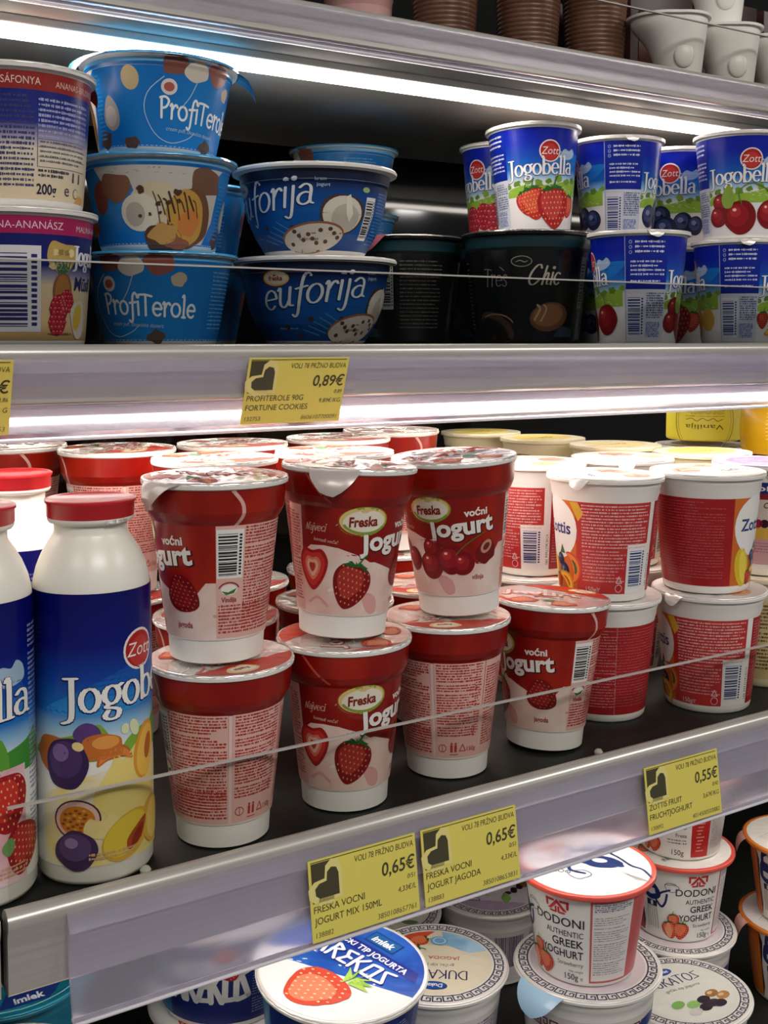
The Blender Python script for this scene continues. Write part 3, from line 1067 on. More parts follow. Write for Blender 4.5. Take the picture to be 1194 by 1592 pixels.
def build_zottis():
    r = thing('yogurt_cup')
    A = Art()
    pa = noisy('red_panel_print', '#b02426', '#c03a36', 20, .35, 0, .3, .7)
    pb = noisy('deep_red_panel_print', '#98141a', '#ac2226', 20, .35, 0, .3, .7)
    A.rect(18, 5, 70, 62.5, pa, 0)
    A.poly([(14, 62), (20, 62), (24, 55), (20, 50)], '#d8a83a', 1)
    A.lines(22.5, 33, 68, 61.5, 2.0, '#e0b4b4', 2, .42, 11)
    A.lines(22.5, 9, 52, 33, 2.1, '#d49a9c', 2, .4, 12, .3)
    A.rect(53, 4.8, 71, 36.4, '#e6e2de', 1)
    A.barcode(54, 8, 68.5, 34.5, '#24346e', '#e2e0e2', 2)
    A.rect(70, 4.6, 75, 63, '#e6e2de', 1)
    A.stroke([(46, 12), (50, 12), (48, 16), (46, 12)], .7, '#e0b4b4', 3, sm=1)
    A.ell(48, 8.6, 2.6, 2.6, '#e0b4b4', 3)
    A.ell(48, 8.6, 2.1, 2.1, '#b02430', 4)
    A.text('150g/г', 25, 6, 4.4, '#e2c4c2', 3, .0, 0, .95)
    A.rect(75, 5, 102, 62.5, pb, 0)
    A.rect(-102, 5, -20, 62.5, pb, 0)
    A.lines(77, 8, 102, 61, 1.9, '#cf7f80', 2, .36, 13)
    A.lines(-102, 8, -26, 61, 1.9, '#c4585c', 2, .3, 14)
    A.lines(72, 8, 74, 30, 1.4, '#30303a', 2, .5, 1)
    A.rect(-20, 5, 18, 62.5, '#cc6a2c', 0)
    A.ell(0, 44, 19, 20, '#e9e7e4', 2)
    A.text('Zottis', 0, 41, 11, '#24306e', 3, .02, 0, 1, 'C', 28)
    A.ell(-10, 17, 7, 13, '#d8b82c', 2, 10)
    A.ell(-9, 17, 4, 11, '#e8d050', 3, 10)
    A.wedge(15, 20, 10, 20, 3, '#c8502c', '#e0803c', '#3a6a34')
    A.berry(6, 17, 5, 3)
    A.berry(2, 24, 4, 3)
    A.wedge(8, 10, 9, 50, 5, '#d89a2a', '#f0c040', '#c05030')
    A.strawberry(-2, 10, 5, 0, 3)
    A.poly([(2, 28), (5, 34), (8, 28)], '#3f6c3c', 4)
    soften(make_cup(r, ZT, M_white, A, 32.5), 45)
    h = wrinkle(37, 77.8, .35, 5.1)
    L = Art()
    L.ell(6, -14, 16, 9, '#e6e4e6', 0)
    L.text('Zottis', 6, -16, 8, '#2c3c84', 1, .02, 0, 1, 'C')
    L.ell(-12, 10, 14, 10, '#d8887c', 0, 20)
    L.ell(16, 14, 12, 9, '#d89a7a', 0, -20)
    L.strawberry(-14, 8, 8, 40, 1, True, '#c4584c', '#d88470')
    L.wedge(16, 14, 9, 30, 1, '#c88a58', '#dfb27c', '#b46a54')
    L.lines(-28, -10, -12, 4, 2, '#a8a4aa', 1, .3, 3)
    make_lid(r, 37.4, h, mat('white_foil', '#e9e3df', .35, .35), L, .9)
    make_tab(r, 37, 77.6, -50, 14, 9, .9, mat('white_foil', '#e9e3df', .35, .35))
    return r

# ---- blue dessert bowl with film lid
PF = [(32, 0), (34, .8), (35.5, 4), (44, 49), (45, 51), (45, 53.5), (48, 54), (48.4, 55.2), (47.5, 55.8), (45, 55.9)]

def build_profi(torn=False):
    r = thing('dessert_bowl')
    A = Art()
    W = 125.7
    blue = noisy('bowl_blue_print', '#0c62b0', '#1a7cc4', 14, .25, 0, .3, .7)
    A.rect(-W, 3.5, W, 49, blue, 0)
    A.rect(-W, 49.2, W, 51, blue, 0)
    A.rect(-W, 51.1, W, 53.4, '#5aa0cc', 0)
    A.ell(-29, 42, 5.2, 7, '#b8a47c', 1, 10)
    A.poly([(-45, 13), (-50, 18), (-49, 26), (-44.5, 33), (-39, 27), (-37.5, 19), (-40, 14)], '#9e9894', 1, True)
    A.ell(-44, 21, 4.4, 6, '#b9b3ac', 2)
    A.blob(-4, 50, 8, '#7a4a40', 1, .15, 3, sy=.7)
    A.blob(9, 48, 7.6, '#c9c0b2', 2, .12, 4, sy=.8)
    A.blob(24, 49, 8, '#8a5248', 1, .15, 5, sy=.8)
    A.blob(35, 40, 4.4, '#b8a890', 1, .15, 6)
    A.blob(-30, 5.5, 6, '#5a4038', 1, .2, 7, sy=.6)
    A.blob(-52, 8, 6, '#4f3830', 1, .2, 8, sy=.9)
    A.blob(22, 6, 6, '#55463e', 1, .2, 9, sy=.7)
    A.stroke([(-10, 43), (-19, 34), (-21, 23), (-15, 11), (-5, 6), (6, 9), (11, 13)], .5, '#a8c4dc', 2)
    A.stroke([(10, 44), (6, 34), (2, 28)], .5, '#a8c4dc', 2)
    A.ell(-7, 37.5, 4.6, 4.6, '#d8cfc8', 2)
    A.ell(-7, 37.5, 3, 2.6, '#a85a50', 3)
    A.pen('ProfiTerole', -12, 20, 8.0, '#e6ecee', 3, (.085, .085), .92, 0, -.05, .02)
    A.text('cream puff, chocolate dessert', -8, 13, 3.4, '#a9c2da', 3, 0, .15, .85, rot=-3)
    # picture panel
    A.poly([(-150 + 10, 52), (-90, 52), (-84, 40), (-84, 20), (-92, 5), (-125, 5), (-124, 30)], '#bdb5ae', 1) if False else None
    A.T = lambda p: (p[0] - 94, p[1])
    A.poly([(-46, 49), (-40, 40), (-30, 44), (-20, 38), (-14, 18), (0, 5), (26, 4), (33, 18), (35, 34), (32, 44), (38, 49)], '#bab4ae', 1)
    A.blob(-31, 37, 9, '#7a5440', 2, .2, 2)
    A.blob(-44, 32, 7, '#7c3c34', 2, .15, 12, sy=1.4)
    A.blob(24, 41, 12, '#6e4c3c', 2, .2, 3, sy=.7)
    A.ell(-6, 25, 17, 15, '#c3b69a', 2)
    A.ell(-16, 22, 12, 11, '#cfc6b6', 3)
    A.ell(-19, 21, 6, 7, '#aaa298', 4)
    A.blob(16, 20, 15, '#6a4630', 3, .1, 4, sy=1.2)
    A.blob(12, 19, 12, '#b88c40', 4, .12, 5, sy=1.3)
    A.blob(14, 17, 7, '#c0763a', 5, .2, 6, sy=1.2)
    A.blob(-2, 7, 13, '#54362a', 4, .15, 7, sy=.7)
    A.blob(-2, 10, 9, '#b48a4c', 5, .2, 8, sy=.7)
    A.blob(8, 4, 8, '#8c5440', 5, .2, 9, sy=.5)
    for i in range(9):
        A.stroke([(-8 + i * 3, 34 - (i % 3) * 2), (-6 + i * 3, 28), (-4 + i * 3, 16 + (i * 5) % 9)], .5 + .2 * (i % 4), '#43291f', 7)
    for i in range(8):
        A.blob(-16 + (i * 11) % 27, 20 + (i * 7) % 20, 1 + (i % 3) * .5, '#4c3024', 7, .3, i)
    A.T = None
    A.lines(58, 8, 86, 46, 2.4, '#79b4dc', 2, .3, 3)
    A.lines(-57, 6, -50, 46, 2.4, '#2f86c4', 2, .4, 3, 0, 0)
    A.lines(-36 + 0, 0, -36, 0, 2, '#79b4dc', 2) if False else None
    soften(make_cup(r, PF, mat('bowl_rim_plastic', '#cfd3d4', .3), A, 40.0), 45)
    h = wrinkle(48, 56.2, .3, 2.2)
    L = Art()
    L.text('ProfiTerole', 0, -6, 9, '#e0e8ee', 1, .03, 0, 1, 'C', 60)
    L.blob(-20, 16, 10, '#a88c78', 0, .2, 2)
    L.blob(20, 16, 11, '#9a7464', 0, .2, 3)
    make_lid(r, 49.2, h, M_filmblue, L, 1.4)
    if torn:
        for a, w, l in ((196, 34, 24), (-14, 26, 22), (60, 20, 10), (130, 22, 12)):
            make_tab(r, 48.8, 56, a, w, l, .8 if l > 12 else .4, M_filmblue, True)
    return r

# ---- deep blue bowl with script lettering
EU = [(27, 0), (31, .8), (34, 3), (41, 16), (46, 30), (48.6, 45), (49.4, 52), (50.6, 54), (51.4, 62), (56, 62.6), (56.3, 64.4), (55, 65.2), (51, 65.3)]

def build_euforija():
    r = thing('dessert_bowl')
    A = Art()
    W = 144.6
    bl = grad('bowl_midnight_print', [(0, '#0a3470'), (.4, '#1058a4'), (.72, '#0b3f84'), (.84, '#071a40'), (1, '#081430')], 0.0, .062)
    for z0 in range(4, 52, 4):
        A.rect(-W, z0, W, z0 + 4, bl, 0)
    A.rect(-W, 54.2, W, 61.5, '#0a1836', 0)
    A.rect(-W, 52, W, 54, '#0c2450', 0)
    for i in range(5):
        A.stroke([(-18 + i * 4, 12 + i * 3), (-6 + i * 5, 8 + i * 1.5)], .8, '#3f86c0', 1)
    for k, (a, b) in enumerate(((-30, 14), (-12, 20), (10, 20), (-20, 8))):
        A.ell(a, b, 1.8, 1.8, '#4a2c26', 2)
    A.pen('euforija', -46, 25.4, 14, '#0a2a58', 3, (.1, .075), .92, .12, .16)
    A.pen('euforija', -45.7, 25.7, 14, '#d9dee2', 4, (.072, .042), .92, .12, .16)
    A.text('krem', 26, 53, 3.4, '#a8bcd0', 3, .01)
    A.text('jogurt', 27, 49, 3.4, '#a8bcd0', 3, .01)
    A.ell(-35, 49.5, 9.6, 6.2, '#8a2a20', 2)
    A.ell(-34.2, 49.5, 9.2, 5.5, '#d4b868', 3)
    A.ell(-34.2, 49.8, 8, 4.5, '#d8c8b0', 4)
    A.text('freska', -34.4, 48, 4.8, '#8a241c', 5, .03, .1, .85, 'C')
    A.blob(45, 30, 15.5, '#4a352c', 3, .06, 2, sy=.95)
    A.ell(45, 29.5, 14.2, 13.2, '#d6cec0', 4)
    A.ell(47, 27, 10, 10, '#b8b0a2', 5)
    A.poly([(46, 42), (49, 44), (52, 30), (50, 24), (47, 30)], '#e0d8ca', 6)
    A.ell(24, 13, 24, 11, '#8c5a3c', 6, 8)
    A.ell(24, 12, 23, 10.4, '#c8bfb2', 7, 8)
    for i in range(12):
        A.ell(8 + (i * 13) % 36, 8 + (i * 7) % 12, 1.7, 1.5, '#5a3a2a', 8, n=10)
    A.text('čoko-crispy', 14, 11, 3.4, '#4a3c34', 8, .01, .2, .9)
    A.barcode(62, 12, 71, 43)
    A.ell(61, 48, 3, 2, '#9ab078', 2)
    A.lines(74, 8, 106, 48, 2.3, '#6fa0cc', 1, .3, 3)
    A.lines(-38, 10, -22, 14, 2, '#8aa4c0', 1, .5, 4)
    soften(make_cup(r, EU, M_white, A, 46.0, L=3.5), 45)
    h = wrinkle(55, 65.7, .25, 8.2)
    make_lid(r, 55.6, h, mat('white_foil', '#e9e3df', .35, .35), None, .8)
    return r

# ---- black dessert bowl
CH = [(35, 0), (38, .9), (40, 4), (47.5, 66), (48, 68), (48.4, 76), (51, 76.6), (51.3, 78.4), (50.2, 79), (48, 79.1)]

def build_chic():
    r = thing('dessert_bowl')
    A = Art()
    blk = mat('black_bowl_print', '#0b0d0e', .22, 0, .5)
    A.rect(-138.3, 4, 138.3, 66, blk, 0)
    A.rect(-138.3, 68, 138.3, 75.8, '#0d2a30', 0)
    A.rect(-138.3, 66, 138.3, 68, '#0c1416', 0)
    A.ell(-6, 58, 7.5, 3.8, '#7c7668', 1)
    A.ell(-6, 58, 6.8, 3.2, '#0b0d0e', 2)
    A.stroke([(-10, 57.6), (-7, 58.6), (-4, 57.4), (-2, 58.2)], .5, '#8c8676', 3)
    A.pen('Tres', -36, 41, 8, '#6d675a', 2, (.06, .035), .8, .1)
    A.stroke([(-19, 52), (-22, 54.5)], .6, '#6d675a', 2)
    A.pen('Chic', -2, 42, 8.6, '#a39b8a', 2, (.09, .04), .86, .2)
    A.ell(16, 20, 16, 10, '#5a3a26', 1, 8)
    A.ell(15, 21, 13, 7.6, '#7a5234', 2, 8)
    A.stroke([(4, 18), (8, 25), (6, 28)], 1.6, '#a88a64', 3)
    A.stroke([(9, 17), (13, 25), (11, 28)], 1.2, '#a88a64', 3)
    A.ell(-28, 13, 17, 9, '#3b2a1f', 1, -25)
    A.ell(-30, 11, 14, 7, '#0e0d0c', 2, -25)
    A.stroke(arc(-28, 13, 16, 9, 20, 130, 10), 1, '#8a6a4a', 3, sm=1)
    A.poly([(20, 6), (40, 6), (38, 12), (26, 14)], '#20303a', 1)
    A.barcode(44, 26, 53, 62, '#121416', '#8d8b86', 2)
    A.lines(58, 10, 92, 62, 2.8, '#4d4a42', 1, .3, 3)
    A.lines(-100, 10, -56, 60, 2.8, '#4d4a42', 1, .3, 4)
    soften(make_cup(r, CH, blk, A, 44.0), 45)
    h = wrinkle(50, 79.6, .5, 4.4)
    make_lid(r, 50.6, h, mat('dark_foil', '#8f8a84', .25, .9, bump=.3, bscale=200), None, 1.0)
    return r

def build_chic_tab():
    r = build_chic()
    make_tab(r, 50.4, 79.3, -40, 24, 15, .9, mat('pink_tab', '#7a3a48', .35))
    return r

# ---- large cup with a fruit name round its rim
MU = [(33, 0), (34.4, 1), (35, 4), (40.2, 66), (40.6, 68), (43, 68.5), (43.3, 70), (42.4, 70.8), (40.5, 70.9)]

def build_musli(kind):
    r = thing('yogurt_cup')
    A = Art()
    top = '#8e2420' if kind == 'cranberry' else '#a01c54'
    body = grad('muesli_cup_' + kind, [(0, '#d9c6a4'), (.45, '#d6cbb8'), (.55, '#9d95b0'), (.68, '#1c2c84'), (1, '#141c70')] if kind == 'cranberry' else
                [(0, '#b08a58'), (.14, '#d8b888'), (.5, '#d9c4a0'), (.6, '#8c88a8'), (.68, '#14206e'), (1, '#10145e')], .004, .06)
    A.rect(-120, 3.6, 120, 58, body, 0)
    A.rect(-120, 58, 120, 67, top, 0)
    if kind == 'cranberry':
        A.text('ANANÁSZ-VÖRÖSÁFONYA', -30, 60.6, 5.4, '#e2c4b4', 2, .0, 0, .72, 'C', 54)
        A.text('ANANAS-BRUSNICA', 22, 60.4, 4.6, '#dcb8a8', 2, 0, 0, .6, 'C', 34)
        A.lines(-36, 8, -6, 56, 2.6, '#3a3a6a', 2, .5, 3)
        A.lines(-4, 32, 32, 55, 2.6, '#9fa2c8', 2, .5, 4)
        A.rect(-4.6, 20, -4.2, 42, '#5a5a70', 2)
        for z in (20, 25, 30, 34):
            A.rect(-4, z, 32, z + .25, '#5a5a70', 2)
        A.lines(-3, 20, 30, 34, 2.4, '#6a6670', 2, .4, 6)
        A.lines(-4, 13.5, 16, 19.5, 2.4, '#3c3a50', 2, .55, 6)
        A.text('200g', -5, 6.4, 7.4, '#20203e', 3, .02, 0, .85)
        A.text('e', 13, 6.6, 9, '#3a3a50', 3)
        A.ell(23, 8.5, 2.6, 2.6, '#6a5a58', 3)
        A.ell(23, 8.5, 2.2, 2.2, '#d6c6a8', 4)
        for x in (19, 25):
            A.poly([(x, 14), (x + 1.6, 14), (x + 1.4, 19), (x + .2, 19)], '#44404c', 3)
        A.poly([(22, 3.7), (32, 3.7), (34, 7), (27, 8)], '#d69a58', 1)
    else:
        A.text('MÁLNA-ANANÁSZ', -14, 60.6, 5.4, '#e4c0cc', 2, .0, 0, .75, 'C', 44)
        A.text('MALINA-ANANAS', 34, 60.4, 4.4, '#e0b8c4', 2, 0, 0, .6, 'C', 34)
        A.barcode(-34, 8, -4, 52, '#2a2a66', '#d9d6da', 2)
        A.blob(8, 47, 8, '#b89a58', 3, .25, 2, sy=1.1)
        for i in range(9):
            A.blob(2 + (i * 5) % 13, 42 + (i * 7) % 14, 1.8, ('#d6c08a', '#8c7a40', '#e2cf98')[i % 3], 4, .3, i)
        for i in range(5):
            A.poly([(6 + i, 38), (2 + i * 3, 46), (9 + i, 40)], '#3f6a4a', 4)
        A.ell(9, 29, 6.4, 10, '#8a5a3a', 3)
        A.ell(9, 29, 5, 8.6, '#a8743c', 4)
        A.raspberry(7, 20, 6, 5)
        A.raspberry(12, 24, 5, 5)
        A.raspberry(6, 13, 5.5, 7)
        A.poly([(15, 20), (26, 24), (28, 8), (20, 5)], '#d8d0c4', 6, True)
        A.ell(21, 16, 3.6, 7, '#d8b83c', 8, -12)
        A.pen('Jogobella', 16, 43, 6.8, '#e4e2e6', 4, (.15, .06), .8)
        A.text('Müsli', 17, 30, 10, '#20285e', 4, .02, .15, .9)
        A.lines(0, 4.5, 16, 8, 2, '#7a6030', 5, .5, 2)
    soften(make_cup(r, MU, M_white, A, 38.0), 45)
    h = wrinkle(43, 71.3, .3, 1.7)
    L = Art()
    L.ell(10, 6, 20, 12, '#c07a64', 0)
    L.lines(-30, -16, 10, -2, 3, '#7a7280', 1, .4, 2)
    make_lid(r, 43.2, h, mat('white_foil', '#e9e3df', .35, .35), L, .9)
    make_tab(r, 42.8, 71, 4, 22, 14, .75, mat('orange_tab' if kind != 'cranberry' else 'red_tab', '#c8641c' if kind != 'cranberry' else '#a82e2a', .3), True)
    return r

# ---- white greek yoghurt cup with standing figure
DO = [(29, 0), (30.4, .9), (31, 3), (38.6, 58), (39.2, 60), (43.6, 60.6), (44.2, 61.6), (44, 62.8), (42.6, 63.2), (39, 63.3)]

def dodoni_logo(A, x, y, w, m, layer):
    A.rect(x - w * .5, y + w * .24, x - w * .12, y + w * .34, m, layer)
    A.rect(x + w * .12, y + w * .24, x + w * .5, y + w * .34, m, layer)
    A.stroke([(x - w * .44, y + w * .3), (x - w * .44, y + w * .02)], w * .1, m, layer, sm=1)
    A.stroke([(x + w * .44, y + w * .3), (x + w * .44, y + w * .02)], w * .1, m, layer, sm=1)
    A.poly([(x, y + w * .36), (x - w * .42, y - w * .12), (x - w * .26, y - w * .12), (x, y + w * .18), (x + w * .26, y - w * .12), (x + w * .42, y - w * .12)], m, layer)
    A.stroke([(x - w * .3, y - w * .2), (x - w * .06, y - w * .2), (x - w * .06, y + w * .02)], w * .08, m, layer, sm=1)
    A.stroke([(x + w * .3, y - w * .2), (x + w * .06, y - w * .2), (x + w * .06, y + w * .02)], w * .08, m, layer, sm=1)

def dodoni_lady(A, x, y, k, layer=3):
    """a printed line figure of a woman carrying a bowl"""
    nb = '#1c2860'
    def t(ps):
        return [(x + k * a, y + k * b) for a, b in ps]
    A.poly(t([(-2, 46), (-4, 52), (-1, 57), (4, 56), (6, 50), (3, 46)]), '#dcd8d4', layer, True)
    A.stroke(t([(3, 56), (6, 52), (7, 49), (4, 46)]), .5 * k, nb, layer + 1)
    A.poly(t([(-5, 58), (0, 59), (3, 56), (-2, 52), (-3, 46), (-7, 44)]), nb, layer + 1, True)
    A.poly(t([(-7, 45), (-10, 36), (-10, 26), (-2, 20), (8, 22), (12, 28), (9, 36), (4, 42), (2, 47)]), nb, layer, True)
    A.poly(t([(-5, 34), (5, 34), (6, 28), (0, 26), (-5, 28)]), '#c9c8cc', layer + 1)
    A.stroke(t([(7, 26), (14, 32), (22, 36)]), 2.4 * k, nb, layer)
    A.stroke(t([(4, 24), (12, 14), (17, 20), (19, 30)]), 2.6 * k, nb, layer)
    A.stroke(t([(17, 42), (26, 43), (32, 41), (30, 36), (24, 34), (19, 36), (17, 42), (22, 45), (29, 44)]), .6 * k, '#4c5478', layer + 1)
    A.rect(x - 6 * k, y + 12 * k, x + 7 * k, y + 19 * k, '#23243c', layer)
    A.rect(x - 1 * k, y + 13 * k, x + 2 * k, y + 18 * k, '#d8d6d2', layer + 1)
    A.poly(t([(-6, 12), (7, 12), (9, -14), (-7, -14)]), '#d6d2cc', layer)
    for i in range(5):
        A.stroke(t([(-5 + i * 2.6, 12), (-6 + i * 3.2, 0), (-6 + i * 3.4, -14)]), .5 * k, '#3c3c48', layer + 1)

def build_dodoni(flavour, lang):
    r = thing('yogurt_cup')
    A = Art()
    red = '#bf2a2c' if flavour == 'strawberry' else '#d0701e'
    red2 = '#d86a5a' if flavour == 'strawberry' else '#d88238'
    A.rect(-113, 60.9, 113, 61, red2, 0) if False else None
    dk = '#2a2a34'
    if lang == 'EN':
        dodoni_logo(A, 0, 51, 15, red, 2)
        A.text('DODONI', 0, 39.6, 8.2, dk, 2, .008, 0, 1, 'C', 33)
        A.text('AUTHENTIC', 16, 33, 5.4, dk, 2, .0, 0, 1, 'R', 25)
        A.text('GREEK', 16, 26, 7.4, dk, 2, .012, 0, 1, 'R', 21)
        A.text('YOGHURT', 16, 18.6, 7.4, dk, 2, .012, 0, 1, 'R', 30)
        A.text('Strawberry' if flavour == 'strawberry' else 'Peach', 16, 13.4, 4, '#6a666c', 2, 0, 0, 1, 'R')
        A.text('Net weight', 16, 9.4, 2.2, '#6a666c', 2, 0, 0, 1, 'R')
        A.text('150g', 12.5, 4.2, 5.8, dk, 2, .005, 0, .95, 'R')
        A.text('e', 14, 4.2, 4.6, '#8a868a', 2)
    else:
        A.text('YOGUR', 16, 41, 8.6, dk, 2, .015, 0, 1, 'R', 27)
        A.text('GRIEGO', 16, 32.4, 8.6, dk, 2, .015, 0, 1, 'R', 30)
        A.text('AUTÉNTICO', 16, 26.4, 5, dk, 2, .0, 0, 1, 'R', 28)
        A.text('Fresa', 16, 19.6, 4.2, '#4a464c', 2, .01, 0, 1, 'R')
        A.lines(0, 12, 16, 18, 2.4, '#6a666c', 2, .4, 4)
        A.text('150g', 14, 4.6, 6.2, dk, 2, .005, 0, .95, 'R')
        dodoni_logo(A, 0, 54, 12, red, 2)
    if flavour == 'strawberry':
        for (x, y, q, a) in ((-18, 19, 5.6, 10), (-21, 11, 7.4, 14), (-12, 11, 7.4, -8)):
            A.strawberry(x, y, q, a, 3 if y > 15 else 8, True, '#c23426', '#e06a48', '#eac090')
        A.poly([(-21, 4), (-25, 10), (-22, 17), (-19, 10)], '#e89878', 13, True)
    else:
        A.blob(-18, 14, 9, '#d8843a', 3, .08, 3)
        A.wedge(-12, 11, 9, -20, 6)
        A.poly([(-20, 22), (-12, 28), (-8, 23), (-14, 20)], '#5c8c3c', 5, True)
    dodoni_lady(A, -36, 19, .68, 3)
    A.rect(-113, 3.2, -46, 58.4, red, 1) if flavour != 'strawberry' else A.rect(-113, 3.2, -46, 58.4, '#a8202a', 1)
    A.poly([(-46, 3.2), (-46, 58.4), (-43, 50), (-45, 30), (-44, 12)], '#241c3c', 2)
    A.lines(-66, 8, -50, 52, 3, '#c88a86', 2, .3, 3)
    if lang == 'EN':
        A.rect(20, 3.2, 113, 58.4, red2 if flavour != 'strawberry' else '#c05a5c', 1)
        A.rect(21.2, 4.6, 48, 57, '#dcd6d4', 2)
        A.lines(22.4, 50, 47, 56.4, 1.3, '#6a7088', 3, .6, 3)
        A.lines(22.4, 7, 46, 48, 1.5, '#8a8488', 3, .35, 4, .3)
    else:
        A.rect(20, 3.2, 36, 58.4, '#b8201e', 1)
        A.rect(36, 3.2, 113, 58.4, '#c8c0bc', 1)
        for i in range(16):
            A.rect(24 + (i % 2), 8 + i * 2.8, 31 - (i * 7) % 4, 9 + i * 2.8, '#dc9088', 2)
        A.lines(38, 8, 70, 56, 1.5, '#6a666c', 2, .35, 5)
    soften(make_cup(r, [(p[0], p[1], 1) if p[1] >= 60 else p for p in DO], [M_white, mat('rim_' + flavour, '#d9564a' if flavour == 'strawberry' else '#d97a2c', .3)], A, 36.0), 45)
    L = Art()
    L.ell(0, 0, 41, 41, '#e6e2dd', 0, n=48)
    if flavour == 'strawberry' and lang == 'EN':
        L.T = lambda p: (-p[0], -p[1])
        L.text('DODONI', 22, 4, 6, '#3a3640', 2, .01, 0, 1, 'C', 22, -20)
        dodoni_logo(L, 16, -2, 9, '#c23a34', 2)
        L.strawberry(22, -18, 6, 100, 2, True, '#c8553c', '#dc8058')
        L.strawberry(13, -22, 6, 80, 2, True, '#c8553c', '#dc8058')
        L.lines(-26, -26, -4, -14, 2, '#9aa0b4', 2, .35, 3)
        L.text('FRESA', 2, -30, 4, '#c8645a', 2, 0, 0, 1, 'C')
        L.T = None
        nb = '#22346f'
        L.stroke([(-6, 16), (-4, 6), (2, 2), (10, 0), (22, -4)], 4, nb, 2)
        L.poly([(-2, 8), (6, 12), (18, 8), (24, -2), (14, -6), (2, -2)], nb, 2, True)
        L.stroke([(0, 6), (-8, 4), (-12, -6), (-4, -12)], 2.4, nb, 3)
        L.stroke([(-4, 12), (-14, 12), (-20, 2)], 2.4, nb, 3)
        L.ell(10, 4, 5, 3, '#d8d6d6', 4, -20)
        L.stroke([(-14, -8), (-4, -8), (0, -14), (-8, -19), (-14, -14), (-14, -8)], .8, '#7a84a0', 3)
        L.stroke([(20, 14), (24, 6), (28, -4), (34, -10), (36, -20)], 1.6, nb, 3)
        for i in range(6):
            L.stroke([(20 + i, -12 - i * 2), (24 + i * 2, -16 - i * 2)], .4, '#8a8a94', 3)
    else:
        L.lines(-28, 6, -4, 20, 2, '#a8a49c', 1, .3, 2)
        L.stroke([(-4, 0), (6, 10), (16, 4), (12, -6), (0, -10), (-4, 0)], .6, '#b6c0bc', 1)
    h = wrinkle(43, 63.6, .22, 6.1 if flavour == 'strawberry' else 7.7)
    lo = make_lid(r, 44, h, mat('rim_' + flavour, '#d9564a' if flavour == 'strawberry' else '#d97a2c', .3), L, .7)
    lo.rotation_euler.z = math.radians(42)
    if flavour != 'strawberry':
        make_tab(r, 43.6, 63.4, 178, 16, 16, 1.1, mat('pale_red_tab', '#d8a59a', .3), False)
    return r

# ---- round tub with a meander border
DK = [(34, 0), (36.5, .9), (37.4, 4), (42, 48), (42.4, 50), (43, 54), (43.8, 55), (44, 60), (47, 60.6), (47.3, 62.2), (46.4, 63), (44, 63.1)]

